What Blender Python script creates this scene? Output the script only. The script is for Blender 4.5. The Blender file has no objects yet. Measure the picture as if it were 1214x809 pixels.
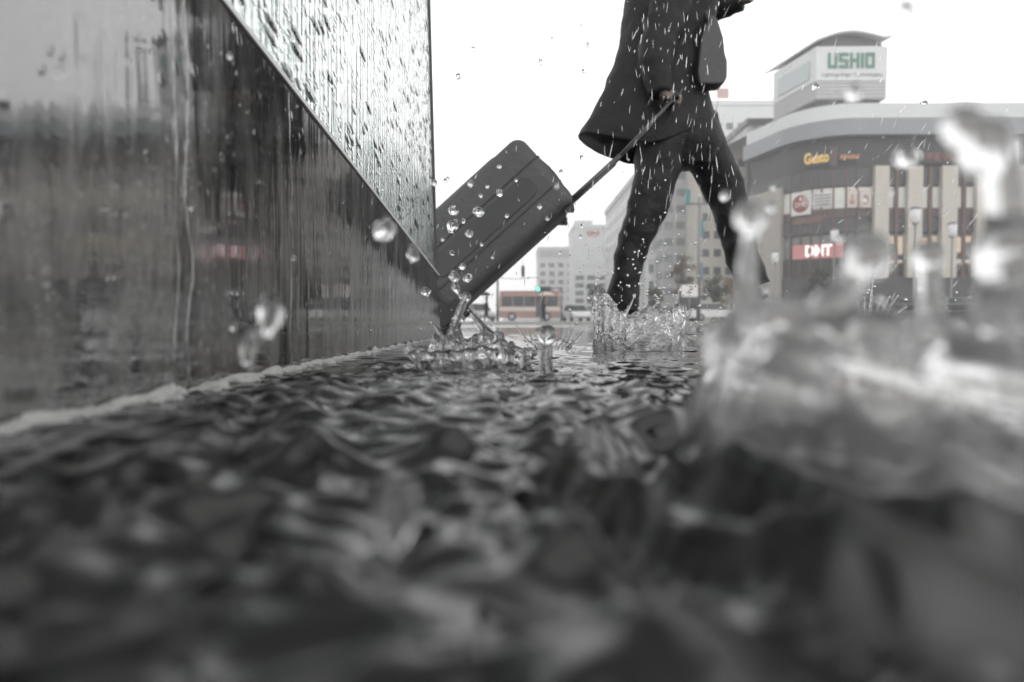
import bpy, bmesh, math, random
import numpy as np
from mathutils import Vector, Matrix, noise as mnoise
random.seed(7)
np.random.seed(7)
SC = bpy.context.scene
COL = SC.collection
R = math.radians
PI = math.pi

# ------------------------------------------------------------------ camera
F_PX = 24.0 / 36.0 * 1214.0
CAM_H = 0.06
cam_data = bpy.data.cameras.new('camera')
cam = bpy.data.objects.new('camera', cam_data)
COL.objects.link(cam)
cam.location = (0, 0, CAM_H)
ROT = Matrix.Rotation(R(0.566), 3, 'Z') @ Matrix.Rotation(R(90 - 1.734), 3, 'X')
cam.rotation_euler = ROT.to_euler()
cam_data.lens = 24
cam_data.sensor_width = 36
cam_data.clip_start = 0.005
cam_data.clip_end = 3000
cam_data.dof.use_dof = True
cam_data.dof.focus_distance = 1.3
cam_data.dof.aperture_fstop = 4.1
SC.camera = cam
CAMP = Vector((0, 0, CAM_H))


def at(px, py, Y):
    d = ROT @ Vector(((px - 607) / F_PX, -(py - 404.5) / F_PX, -1.0))
    return CAMP + d * (Y / d.y)


def proj(p):
    q = ROT.transposed() @ (Vector(p) - CAMP)
    return (607 + F_PX * q.x / -q.z, 404.5 - F_PX * q.y / -q.z)


# ------------------------------------------------------------------ tagging
def tag(o, label=None, cat=None, group=None, kind=None):
    if label: o['label'] = label
    if cat: o['category'] = cat
    if group: o['group'] = group
    if kind: o['kind'] = kind
    return o


def thing(name, label, cat, loc=(0, 0, 0), rz=0.0, group=None):
    o = bpy.data.objects.new(name, None)
    COL.objects.link(o)
    o.location = loc
    o.rotation_euler = (0, 0, rz)
    o.empty_display_size = 0.05
    return tag(o, label, cat, group)


def copy_tree(o, parent=None):
    c = o.copy()
    COL.objects.link(c)
    if parent is not None:
        c.parent = parent
    for ch in o.children:
        copy_tree(ch, c)
    return c


# ------------------------------------------------------------------ mesh builder
class MB:
    def __init__(s):
        s.v, s.f = [], []

    def add(s, vs, fs):
        b = len(s.v)
        s.v += [tuple(v) for v in vs]
        s.f += [tuple(b + i for i in f) for f in fs]
        return s

    def box(s, lo, hi):
        x0, y0, z0 = lo
        x1, y1, z1 = hi
        return s.add([(x0, y0, z0), (x1, y0, z0), (x1, y1, z0), (x0, y1, z0), (x0, y0, z1), (x1, y0, z1), (x1, y1, z1), (x0, y1, z1)],
                     [(0, 3, 2, 1), (4, 5, 6, 7), (0, 1, 5, 4), (1, 2, 6, 5), (2, 3, 7, 6), (3, 0, 4, 7)])

    def hexa(s, p):
        return s.add(p, [(0, 3, 2, 1), (4, 5, 6, 7), (0, 1, 5, 4), (1, 2, 6, 5), (2, 3, 7, 6), (3, 0, 4, 7)])

    def loft(s, rings, cap=True):
        n = len(rings[0])
        b = len(s.v)
        for r in rings: s.v += [tuple(p) for p in r]
        for i in range(len(rings) - 1):
            for j in range(n):
                k = (j + 1) % n
                s.f.append((b + i * n + j, b + i * n + k, b + (i + 1) * n + k, b + (i + 1) * n + j))
        if cap:
            s.f.append(tuple(b + j for j in reversed(range(n))))
            s.f.append(tuple(b + (len(rings) - 1) * n + j for j in range(n)))
        return s

    def tube(s, pts, radii, n=12, squash=1.0, cap=True):
        pts = [Vector(p) for p in pts]
        if not hasattr(radii, '__len__'): radii = [radii] * len(pts)
        rings = []
        ref = None
        for i, p in enumerate(pts):
            t = (pts[min(i + 1, len(pts) - 1)] - pts[max(i - 1, 0)]).normalized()
            if ref is None:
                ref = Vector((0, 1, 0)) if abs(t.y) < 0.9 else Vector((1, 0, 0))
            a = (ref - t * ref.dot(t)).normalized()
            ref = a
            b = t.cross(a)
            rings.append([p + (a * math.cos(2 * PI * j / n) * squash + b * math.sin(2 * PI * j / n)) * radii[i] for j in range(n)])
        return s.loft(rings, cap)

    def ball(s, c, r, nu=16, nv=10, sc=(1, 1, 1)):
        c = Vector(c)
        rings = []
        for i in range(1, nv):
            a = PI * i / nv
            rings.append([c + Vector((math.sin(a) * math.cos(2 * PI * j / nu) * sc[0], math.sin(a) * math.sin(2 * PI * j / nu) * sc[1], math.cos(a) * sc[2])) * r for j in range(nu)])
        b = len(s.v)
        s.loft(rings, False)
        top = len(s.v); s.v.append(tuple(c + Vector((0, 0, r * sc[2]))))
        bot = len(s.v); s.v.append(tuple(c - Vector((0, 0, r * sc[2]))))
        m = b + (nv - 2) * nu
        for j in range(nu):
            s.f.append((top, b + (j + 1) % nu, b + j))
            s.f.append((bot, m + j, m + (j + 1) % nu))
        return s

    def prism(s, outline, axis_a, axis_b, axis_n, origin, depth):
        o = Vector(origin)
        a, b, n = Vector(axis_a), Vector(axis_b), Vector(axis_n)
        lo = [o + a * p[0] + b * p[1] for p in outline]
        hi = [p + n * depth for p in lo]
        return s.loft([lo, hi], True)

    def build(s, name, m, parent=None, smooth=False, bevel=0.0, fix=True):
        me = bpy.data.meshes.new(name)
        me.from_pydata(s.v, [], s.f)
        if fix or bevel:
            bm = bmesh.new(); bm.from_mesh(me)
            bmesh.ops.recalc_face_normals(bm, faces=bm.faces)
            if bevel:
                bmesh.ops.bevel(bm, geom=[e for e in bm.edges], offset=bevel, segments=2, affect='EDGES', profile=0.5)
            bm.to_mesh(me); bm.free()
        if smooth:
            me.polygons.foreach_set('use_smooth', [True] * len(me.polygons))
        me.materials.append(m)
        o = bpy.data.objects.new(name, me)
        COL.objects.link(o)
        if parent is not None: o.parent = parent
        return o


def bake(o, mods):
    """apply a list of (type, settings) modifiers to a mesh object without operators"""
    for t, st in mods:
        md = o.modifiers.new(t, t)
        for k, val in st.items(): setattr(md, k, val)
    dg = bpy.context.evaluated_depsgraph_get()
    dg.update()
    me = bpy.data.meshes.new_from_object(o.evaluated_get(dg))
    old = o.data
    mats = [m for m in old.materials]
    o.modifiers.clear()
    o.data = me
    me.name = o.name
    if not len(me.materials):
        for m in mats: me.materials.append(m)
    me.polygons.foreach_set('use_smooth', [True] * len(me.polygons))
    bpy.data.meshes.remove(old)
    return o


# ------------------------------------------------------------------ materials
def new_mat(name):
    m = bpy.data.materials.new(name)
    m.use_nodes = True
    nt = m.node_tree
    bs = nt.nodes['Principled BSDF']
    return m, nt, bs, nt.nodes['Material Output']


def mat(name, col, rough=0.6, metal=0.0, var=0.15, vscale=3.0, bump=0.0, bscale=40.0, spec=0.5, stretch=(1, 1, 1), rvar=0.0):
    m, nt, bs, out = new_mat(name)
    N, L = nt.nodes, nt.links
    bs.inputs['Roughness'].default_value = rough
    bs.inputs['Metallic'].default_value = metal
    bs.inputs['Specular IOR Level'].default_value = spec
    tc = N.new('ShaderNodeTexCoord')
    mp = N.new('ShaderNodeMapping')
    mp.inputs['Scale'].default_value = stretch
    L.new(tc.outputs['Object'], mp.inputs['Vector'])
    nz = N.new('ShaderNodeTexNoise')
    nz.inputs['Scale'].default_value = vscale
    nz.inputs['Detail'].default_value = 6
    L.new(mp.outputs['Vector'], nz.inputs['Vector'])
    mx = N.new('ShaderNodeMix'); mx.data_type = 'RGBA'
    mx.inputs[6].default_value = (*[c * (1 - var) for c in col], 1)
    mx.inputs[7].default_value = (*[min(1, c * (1 + var)) for c in col], 1)
    L.new(nz.outputs['Fac'], mx.inputs[0])
    L.new(mx.outputs[2], bs.inputs['Base Color'])
    if rvar:
        mr = N.new('ShaderNodeMapRange')
        mr.inputs[1].default_value = 0.3; mr.inputs[2].default_value = 0.7
        mr.inputs[3].default_value = max(0, rough - rvar); mr.inputs[4].default_value = rough + rvar
        L.new(nz.outputs['Fac'], mr.inputs[0]); L.new(mr.outputs[0], bs.inputs['Roughness'])
    if bump:
        n2 = N.new('ShaderNodeTexNoise')
        n2.inputs['Scale'].default_value = bscale
        n2.inputs['Detail'].default_value = 4
        L.new(mp.outputs['Vector'], n2.inputs['Vector'])
        bp = N.new('ShaderNodeBump')
        bp.inputs['Strength'].default_value = bump
        bp.inputs['Distance'].default_value = 1.0 / bscale
        L.new(n2.outputs['Fac'], bp.inputs['Height'])
        L.new(bp.outputs['Normal'], bs.inputs['Normal'])
    return m


def emit_mat(name, col, strength):
    m, nt, bs, out = new_mat(name)
    bs.inputs['Base Color'].default_value = (*[c * 0.5 for c in col], 1)
    bs.inputs['Emission Color'].default_value = (*col, 1)
    bs.inputs['Emission Strength'].default_value = strength
    return m


def water_mat(name, bump=0.0, bscale=60, rough=0.0, tint=(1, 1, 1)):
    m, nt, bs, out = new_mat(name)
    N, L = nt.nodes, nt.links
    bs.inputs['Base Color'].default_value = (*tint, 1)
    bs.inputs['Transmission Weight'].default_value = 1.0
    bs.inputs['IOR'].default_value = 1.333
    bs.inputs['Roughness'].default_value = rough
    if bump:
        tc = N.new('ShaderNodeTexCoord')
        nz = N.new('ShaderNodeTexNoise')
        nz.inputs['Scale'].default_value = bscale
        nz.inputs['Detail'].default_value = 2
        L.new(tc.outputs['Object'], nz.inputs['Vector'])
        bp = N.new('ShaderNodeBump')
        bp.inputs['Strength'].default_value = bump
        bp.inputs['Distance'].default_value = 0.6 / bscale
        L.new(nz.outputs['Fac'], bp.inputs['Height'])
        L.new(bp.outputs['Normal'], bs.inputs['Normal'])
    return m


M = {}
M['drop'] = water_mat('clear_water')
M['splash'] = water_mat('splashing_water', 0.35, 90)
M['foot'] = water_mat('foot_splash_water', 0.8, 55, 0.02)
M['foot'].node_tree.nodes['Principled BSDF'].inputs['Transmission Weight'].default_value = 0.93
M['crown'] = water_mat('foreground_splash_water', 0.1, 110, 0.0, (0.97, 0.97, 0.97))
M['crown'].node_tree.nodes['Principled BSDF'].inputs['Transmission Weight'].default_value = 0.93
M['coat'] = mat('black_wet_wool', (0.011, 0.011, 0.012), 0.62, var=0.35, vscale=9, bump=0.25, bscale=55, spec=0.35)
M['trouser'] = mat('black_wet_trousers', (0.010, 0.010, 0.011), 0.6, var=0.3, vscale=12, bump=0.3, bscale=45, spec=0.35)
M['shoe'] = mat('black_leather', (0.02, 0.02, 0.02), 0.3, var=0.2, vscale=20)
M['skin'] = mat('skin', (0.2, 0.16, 0.14), 0.5, var=0.1, vscale=30)
M['hair'] = mat('dark_hair', (0.02, 0.017, 0.015), 0.5, var=0.3, vscale=60, bump=0.5, bscale=120)
M['bag'] = mat('grey_nylon_bag', (0.06, 0.06, 0.065), 0.45, var=0.2, vscale=10, bump=0.2, bscale=80)
M['case'] = mat('charcoal_suitcase_fabric', (0.075, 0.075, 0.077), 0.55, var=0.2, vscale=6, bump=0.25, bscale=70, rvar=0.1)
M['case_side'] = mat('dark_grey_side_fabric', (0.055, 0.055, 0.057), 0.55, var=0.2, vscale=6)
M['case_dark'] = mat('black_plastic', (0.018, 0.018, 0.018), 0.4, var=0.2, vscale=10)
M['tube'] = mat('dark_grey_handle_metal', (0.1, 0.1, 0.1), 0.4, metal=0.5)
M['alu'] = mat('grey_aluminium', (0.35, 0.35, 0.36), 0.3, metal=0.9, var=0.1)
M['rubber'] = mat('rubber', (0.02, 0.02, 0.02), 0.6)
M['white_paint'] = mat('white_paint', (0.72, 0.73, 0.73), 0.5, var=0.05, vscale=0.6)
M['lamp_white'] = mat('white_lantern_glass', (0.8, 0.8, 0.8), 0.25, var=0.03)
M['dark_metal'] = mat('dark_painted_metal', (0.05, 0.052, 0.055), 0.45, var=0.15)
M['grey_metal'] = mat('grey_painted_metal', (0.22, 0.225, 0.23), 0.45, var=0.1)

# ------------------------------------------------------------------ world, sun, haze
w = bpy.data.worlds.new('World')
SC.world = w
w.use_nodes = True
nt = w.node_tree
N, L = nt.nodes, nt.links
bg = N['Background']
sky = N.new('ShaderNodeTexSky')
sky.sky_type = 'NISHITA'
sky.sun_disc = False
SUN_EL, SUN_ROT = R(52), R(160)
sky.sun_elevation = SUN_EL
sky.sun_rotation = SUN_ROT
sky.dust_density = 3
hs = N.new('ShaderNodeHueSaturation')
hs.inputs['Saturation'].default_value = 0.05
L.new(sky.outputs[0], hs.inputs['Color'])
tcw = N.new('ShaderNodeTexCoord')
sx = N.new('ShaderNodeSeparateXYZ')
L.new(tcw.outputs['Generated'], sx.inputs[0])
mr = N.new('ShaderNodeMapRange')
mr.interpolation_type = 'SMOOTHSTEP'
mr.inputs[1].default_value = 0.3
mr.inputs[2].default_value = 0.82
mr.inputs[3].default_value = 16.5; mr.inputs[4].default_value = 2.0
L.new(sx.outputs['Z'], mr.inputs[0])
cn = N.new('ShaderNodeTexNoise')
cn.inputs['Scale'].default_value = 2.2; cn.inputs['Detail'].default_value = 5
L.new(tcw.outputs['Generated'], cn.inputs['Vector'])
cr = N.new('ShaderNodeMapRange')
cr.inputs[3].default_value = 0.9; cr.inputs[4].default_value = 1.1
L.new(cn.outputs['Fac'], cr.inputs[0])
mu = N.new('ShaderNodeMath'); mu.operation = 'MULTIPLY'
mf = N.new('ShaderNodeMapRange')            # heavier cloud on the near side of the square
mf.inputs[1].default_value = -1.0; mf.inputs[2].default_value = 1.0
mf.inputs[3].default_value = 0.85; mf.inputs[4].default_value = 1.04
L.new(sx.outputs['Y'], mf.inputs[0])
m0 = N.new('ShaderNodeMath'); m0.operation = 'MULTIPLY'
L.new(mr.outputs[0], m0.inputs[0]); L.new(mf.outputs[0], m0.inputs[1])
L.new(m0.outputs[0], mu.inputs[0]); L.new(cr.outputs[0], mu.inputs[1])
mixw = N.new('ShaderNodeMix'); mixw.data_type = 'RGBA'
mixw.inputs[0].default_value = 0.92          # the overcast deck over the clear sky
L.new(hs.outputs[0], mixw.inputs[6])
L.new(mu.outputs[0], mixw.inputs[7])
L.new(mixw.outputs[2], bg.inputs['Color'])
bg.inputs['Strength'].default_value = 0.1

sd = bpy.data.lights.new('sun', 'SUN')
sd.energy = 0.95
sd.angle = R(90)
sd.color = (1, 0.985, 0.96)
so = bpy.data.objects.new('sun', sd)
COL.objects.link(so)
dirv = Vector((math.sin(SUN_ROT) * math.cos(SUN_EL), math.cos(SUN_ROT) * math.cos(SUN_EL), math.sin(SUN_EL)))
so.rotation_euler = dirv.to_track_quat('Z', 'Y').to_euler()
so.location = (0, 0, 100)

hz = MB().box((-330, -30, -1.3), (430, 640, 75)).build('haze', None if False else M['drop'])
hm = bpy.data.materials.new('rain_haze')
hm.use_nodes = True
hn = hm.node_tree
for n in list(hn.nodes): hn.nodes.remove(n)
ho = hn.nodes.new('ShaderNodeOutputMaterial')
pv = hn.nodes.new('ShaderNodeVolumePrincipled')
pv.inputs['Color'].default_value = (0.97, 0.975, 0.98, 1)
pv.inputs['Density'].default_value = 0.0020
pv.inputs['Anisotropy'].default_value = 0.3
hn.links.new(pv.outputs[0], ho.inputs['Volume'])
hz.data.materials.clear(); hz.data.materials.append(hm)
hz['kind'] = 'stuff'
tag(hz, 'thin pale rain haze filling the air over the whole square', 'haze')

# ------------------------------------------------------------------ ground and water
gm = mat('wet_asphalt', (0.055, 0.055, 0.055), 0.16, var=0.3, vscale=0.8, bump=0.12, bscale=14, rvar=0.1)
g = MB()
g.add([(-320, -25, -0.02), (420, -25, -0.02), (420, 630, -0.02), (-320, 630, -0.02)], [(0, 1, 2, 3)])
tag(g.build('ground', gm, fix=False), kind='structure')
pm = mat('road_marking_paint', (0.6, 0.6, 0.58), 0.3, var=0.2, vscale=4)
for i in range(9):
    x = -6 + i * 3.2
    mk = MB().add([(x, 24, -0.016), (x + 1.3, 24, -0.016), (x + 1.3, 28, -0.016), (x, 28, -0.016)], [(0, 1, 2, 3)]).build('road_marking', pm, fix=False)
    tag(mk, kind='structure')
kb = MB().box((-60, 13, -0.05), (90, 13.25, 0.035)).build('kerb', mat('kerb_stone', (0.3, 0.3, 0.29), 0.35, var=0.2, vscale=5, bump=0.2, bscale=30), bevel=0.012)
tag(kb, kind='structure')

WALL_X = -0.28
WALL_Y0, WALL_Y1 = -0.5, 2.43


def water_field(X, Y, spx, spy):
    Z = np.zeros_like(X)
    rng = np.random.RandomState(11)
    n = 64
    S = 0.5
    near = np.clip((Y + 0.1) / 0.5, 0.75, 1.0)
    for i in range(n):
        lam = 0.016 * (0.072 / 0.016) ** rng.rand()
        th = rng.rand() * 2 * PI
        ph = rng.rand() * 2 * PI
        k = 2 * PI / lam
        a = S * math.sqrt(2.0 / n) / k
        kx, ky = math.cos(th) * k, math.sin(th) * k
        # fade waves the mesh cannot carry
        res = np.abs(kx) * spx + np.abs(ky) * spy
        wgt = np.clip(1.6 - res / 1.2, 0, 1)
        # patchiness
        px, py = rng.rand(2) * 6
        env = 0.7 + 0.55 * np.sin(X * 9 * math.cos(px) + Y * 7 * math.sin(px) + py)
        Z += a * wgt * env * np.sin(kx * X + ky * Y + ph + 0.8 * np.sin(X * 17 + i) + 0.6 * np.sin(Y * 15 + 2 * i))
    # sharpen the crests and flatten the troughs slightly
    Z = Z + 35.0 * Z * np.abs(Z) * (Z > 0) * 0.6
    # ring ripples of falling drops
    for i in range(46):
        y0 = 0.12 * (3.2 / 0.12) ** rng.rand()
        x0 = -0.25 + (0.3 + 1.5 * y0) * rng.rand()
        if rng.rand() < 0.3: x0 = rng.uniform(-0.2, 0.8) * y0
        R0 = rng.uniform(0.006, 0.07)
        d = np.hypot(X - x0, Y - y0)
        lam = 0.011 + 0.12 * R0
        A = 0.0022 * rng.uniform(0.4, 1.0) * (0.012 / (0.012 + R0)) ** 0.5
        res = 2 * PI / lam * np.maximum(spx, spy)
        wgt = np.clip(1.8 - res / 1.4, 0, 1)
        Z += wgt * A * np.exp(-((d - R0) / (1.3 * lam)) ** 2) * np.cos(2 * PI * (d - R0) / lam)
    for (x0, y0, R0, A, lam) in RINGS:
        d = np.hypot(X - x0, Y - y0)
        Z += A * np.exp(-((d - R0) / (1.1 * lam)) ** 2) * np.cos(2 * PI * (d - R0) / lam)
    Z *= np.clip(0.3 + (X - WALL_X) / 0.16, 0.3, 1.0)
    # the film piles up along the wall
    Z += 0.004 * np.exp(-np.clip(X - WALL_X, 0, 9) / 0.008)
    fade = np.clip((6.2 - Y) / 3.0, 0, 1) * np.clip(1.12 - 0.75 * Y, 0.34, 1.0)
    return Z * fade - 0.03 * np.clip((Y - 5.6) / 0.6, 0, 1)


P1 = at(556, 436, 0.86); P1.z = 0
PF = at(757, 414, 1.42); PF.z = 0
PJ = at(648, 452, 0.68); PJ.z = 0
PC = Vector((0.158, 0.262, 0))
RINGS = [(P1.x, P1.y, 0.088, 0.005, 0.024), (P1.x, P1.y, 0.12, 0.003, 0.02), (PF.x, PF.y, 0.12, 0.004, 0.03), (PJ.x, PJ.y, 0.025, 0.004, 0.02),
         (PC.x, PC.y, 0.084, 0.014, 0.05), (PC.x, PC.y, 0.135, 0.006, 0.03)]
rows = []
y = 0.055
while y < 6.3:
    rows.append(y)
    y += max(0.0014, 0.0042 * y)
ys = np.array([-0.35, -0.25, -0.17, -0.12, -0.09, -0.06, -0.03, -0.01] + list(np.arange(0.005, 0.055, 0.0016)) + rows)
us = np.linspace(-1.0, 1.75, 640)
YY, UU = np.meshgrid(ys, us, indexing='ij')
XX = UU * (np.maximum(YY, 0) * 1.0 + 0.22)
SPY = np.gradient(ys)[:, None] * np.ones_like(UU)
SPX = (us[1] - us[0]) * (np.maximum(YY, 0) + 0.22)
ZZ = water_field(XX, YY, SPX, SPY)
nr, nc = YY.shape
wme = bpy.data.meshes.new('water')
co = np.stack([XX, YY, ZZ], -1).reshape(-1, 3)
idx = np.arange(nr * nc).reshape(nr, nc)
q = np.stack([idx[:-1, :-1], idx[:-1, 1:], idx[1:, 1:], idx[1:, :-1]], -1).reshape(-1, 4)
wme.vertices.add(len(co)); wme.vertices.foreach_set('co', co.ravel().astype(np.float32))
wme.loops.add(q.size); wme.loops.foreach_set('vertex_index', q.ravel().astype(np.int32))
wme.polygons.add(len(q)); wme.polygons.foreach_set('loop_start', (np.arange(len(q)) * 4).astype(np.int32))
wme.polygons.foreach_set('use_smooth', np.ones(len(q), bool))
wme.update(calc_edges=True)
wm, nt, bs, out = new_mat('dark_rain_water')
bs.inputs['Base Color'].default_value = (0.004, 0.004, 0.0039, 1)
bs.inputs['Roughness'].default_value = 0.035
bs.inputs['IOR'].default_value = 1.6
tc = nt.nodes.new('ShaderNodeTexCoord')
nz = nt.nodes.new('ShaderNodeTexNoise')
nz.inputs['Scale'].default_value = 38; nz.inputs['Detail'].default_value = 1
nt.links.new(tc.outputs['Object'], nz.inputs['Vector'])
bp = nt.nodes.new('ShaderNodeBump')
bp.inputs['Strength'].default_value = 0.05; bp.inputs['Distance'].default_value = 0.008
nt.links.new(nz.outputs['Fac'], bp.inputs['Height'])
nt.links.new(bp.outputs['Normal'], bs.inputs['Normal'])
wme.materials.append(wm)
wo = bpy.data.objects.new('water', wme)
COL.objects.link(wo)
tag(wo, kind='structure')

# ------------------------------------------------------------------ wet wall on the left
def edge_z(y): return 0.415 - 0.085 * y
def end_y(z): return 2.43 - 0.2 * z


def wall_mat():
    m, nt, bs, out = new_mat('polished_dark_stone_with_running_water')
    N, L = nt.nodes, nt.links
    bs.inputs['Metallic'].default_value = 0.0
    bs.inputs['IOR'].default_value = 3.0
    bs.inputs['Roughness'].default_value = 0.06
    tc = N.new('ShaderNodeTexCoord')
    n0 = N.new('ShaderNodeTexNoise'); n0.inputs['Scale'].default_value = 140; n0.inputs['Detail'].default_value = 5
    L.new(tc.outputs['Object'], n0.inputs['Vector'])
    cr = N.new('ShaderNodeValToRGB')
    cr.color_ramp.elements[0].color = (0.022, 0.0215, 0.021, 1); cr.color_ramp.elements[0].position = 0.3
    cr.color_ramp.elements[1].color = (0.085, 0.084, 0.082, 1); cr.color_ramp.elements[1].position = 0.75
    mpm = N.new('ShaderNodeMapping'); mpm.inputs['Scale'].default_value = (1, 20, 5)
    L.new(tc.outputs['Object'], mpm.inputs['Vector'])
    nm = N.new('ShaderNodeTexNoise'); nm.inputs['Scale'].default_value = 1; nm.inputs['Detail'].default_value = 6; nm.inputs['Distortion'].default_value = 0.8
    L.new(mpm.outputs['Vector'], nm.inputs['Vector'])
    crm = N.new('ShaderNodeValToRGB')
    crm.color_ramp.elements[0].color = (0.6, 0.6, 0.6, 1); crm.color_ramp.elements[0].position = 0.42
    crm.color_ramp.elements[1].color = (2.6, 2.6, 2.55, 1); crm.color_ramp.elements[1].position = 0.72
    L.new(nm.outputs['Fac'], crm.inputs[0])
    mm = N.new('ShaderNodeMix'); mm.data_type = 'RGBA'; mm.blend_type = 'MULTIPLY'; mm.inputs[0].default_value = 1.0
    L.new(cr.outputs[0], mm.inputs[6]); L.new(crm.outputs[0], mm.inputs[7])
    L.new(n0.outputs['Fac'], cr.inputs[0]); L.new(mm.outputs[2], bs.inputs['Base Color'])
    mrr = N.new('ShaderNodeMapRange'); mrr.inputs[1].default_value = 0.4; mrr.inputs[2].default_value = 0.65
    mrr.inputs[3].default_value = 0.03; mrr.inputs[4].default_value = 0.15
    L.new(nm.outputs['Fac'], mrr.inputs[0]); L.new(mrr.outputs[0], bs.inputs['Roughness'])

    def streak(sy, sz, detail=3, dist=0.4):
        mp = N.new('ShaderNodeMapping'); mp.inputs['Scale'].default_value = (1, sy, sz)
        L.new(tc.outputs['Object'], mp.inputs['Vector'])
        n = N.new('ShaderNodeTexNoise'); n.inputs['Scale'].default_value = 1; n.inputs['Detail'].default_value = detail
        n.inputs['Distortion'].default_value = dist
        L.new(mp.outputs['Vector'], n.inputs['Vector'])
        return n.outputs['Fac']

    def math_(op, a, b):
        n = N.new('ShaderNodeMath'); n.operation = op
        for i, q in enumerate((a, b)):
            if hasattr(q, 'links'): L.new(q, n.inputs[i])
            else: n.inputs[i].default_value = q
        return n.outputs[0]
    coarse = math_('MULTIPLY', streak(22, 3.5, 1, 0.6), 2.6)
    mid = math_('MULTIPLY', math_('POWER', streak(70, 6, 1, 0.5), 3.0), 1.6)
    fine = math_('MULTIPLY', math_('POWER', streak(230, 9, 1, 0.3), 4.0), 1.1)
    pn = N.new('ShaderNodeMapRange'); pn.inputs[1].default_value = 0.42; pn.inputs[2].default_value = 0.62
    pn.inputs[3].default_value = 0.12
    L.new(streak(5.5, 3.2, 3, 1.2), pn.inputs[0])
    hgt = math_('ADD', coarse, math_('MULTIPLY', math_('ADD', mid, fine), pn.outputs[0]))
    # beads
    mp = N.new('ShaderNodeMapping'); mp.inputs['Scale'].default_value = (1, 48, 48)
    L.new(tc.outputs['Object'], mp.inputs['Vector'])
    vo = N.new('ShaderNodeTexVoronoi'); vo.inputs['Scale'].default_value = 1.0
    L.new(mp.outputs['Vector'], vo.inputs['Vector'])
    sc = N.new('ShaderNodeSeparateColor'); L.new(vo.outputs['Color'], sc.inputs[0])
    rad = math_('MULTIPLY', math_('MAXIMUM', math_('SUBTRACT', sc.outputs[0], 0.72), 0.0), 1.1)
    bead = math_('MAXIMUM', math_('SUBTRACT', rad, vo.outputs['Distance']), 0.0)
    bead = math_('MULTIPLY', math_('POWER', bead, 0.5), 2.6)
    hgt = math_('ADD', hgt, bead)
    bp = N.new('ShaderNodeBump'); bp.inputs['Strength'].default_value = 0.13; bp.inputs['Distance'].default_value = 0.0022
    L.new(hgt, bp.inputs['Height']); L.new(bp.outputs['Normal'], bs.inputs['Normal'])
    return m


def glass_mat():
    m, nt, bs, out = new_mat('wet_green_tinted_glass')
    N, L = nt.nodes, nt.links
    bs.inputs['Base Color'].default_value = (0.9, 0.955, 0.94, 1)
    bs.inputs['Transmission Weight'].default_value = 1.0
    bs.inputs['IOR'].default_value = 1.5
    bs.inputs['Roughness'].default_value = 0.03
    tc = N.new('ShaderNodeTexCoord')

    def math_(op, a, b):
        n = N.new('ShaderNodeMath'); n.operation = op
        for i, q in enumerate((a, b)):
            if hasattr(q, 'links'): L.new(q, n.inputs[i])
            else: n.inputs[i].default_value = q
        return n.outputs[0]

    def drops(sy, sz, keep, gain, dist=0.0):
        mp = N.new('ShaderNodeMapping'); mp.inputs['Scale'].default_value = (0.001, sy, sz)
        L.new(tc.outputs['Object'], mp.inputs['Vector'])
        vo = N.new('ShaderNodeTexVoronoi'); vo.inputs['Scale'].default_value = 1.0
        L.new(mp.outputs['Vector'], vo.inputs['Vector'])
        sc = N.new('ShaderNodeSeparateColor'); L.new(vo.outputs['Color'], sc.inputs[0])
        rad = math_('MULTIPLY', math_('MAXIMUM', math_('SUBTRACT', sc.outputs[0], keep), 0.0), 0.55 / (1 - keep))
        b = math_('MAXIMUM', math_('SUBTRACT', rad, vo.outputs['Distance']), 0.0)
        return math_('MULTIPLY', math_('POWER', b, 0.6), gain)

    mp = N.new('ShaderNodeMapping'); mp.inputs['Scale'].default_value = (0.001, 60, 5)
    L.new(tc.outputs['Object'], mp.inputs['Vector'])
    n = N.new('ShaderNodeTexNoise'); n.inputs['Scale'].default_value = 1; n.inputs['Detail'].default_value = 2
    n.inputs['Distortion'].default_value = 0.5
    L.new(mp.outputs['Vector'], n.inputs['Vector'])
    st = math_('MULTIPLY', n.outputs['Fac'], 0.55)
    h = math_('ADD', math_('ADD', drops(17, 50, 0.5, 1.6), drops(45, 130, 0.3, 0.5)), st)
    dk = N.new('ShaderNodeMapRange')
    dk.inputs[1].default_value = 0.08; dk.inputs[2].default_value = 0.75
    L.new(math_('ADD', drops(17, 50, 0.5, 1.9), drops(48, 130, 0.08, 0.85)), dk.inputs[0])
    cm = N.new('ShaderNodeMix'); cm.data_type = 'RGBA'
    cm.inputs[6].default_value = (0.74, 0.80, 0.785, 1)
    cm.inputs[7].default_value = (0.2, 0.25, 0.24, 1)  # dark bead colour paints in the dark ground that drops would refract
    L.new(dk.outputs[0], cm.inputs[0]); L.new(cm.outputs[2], bs.inputs['Base Color'])
    bp = N.new('ShaderNodeBump'); bp.inputs['Strength'].default_value = 0.8; bp.inputs['Distance'].default_value = 0.004
    L.new(h, bp.inputs['Height']); L.new(bp.outputs['Normal'], bs.inputs['Normal'])
    return m


wall = thing('polished_wall', 'dark polished wall streaming with rain, topped by a rain covered glass pane', 'wall', (WALL_X, 0, 0))
T = 0.05


def wallpoly(pts, x0, x1):
    return MB().prism([(p[0], p[1]) for p in pts], (0, 1, 0), (0, 0, 1), (1, 0, 0), (x0, 0, 0), x1 - x0)


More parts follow.
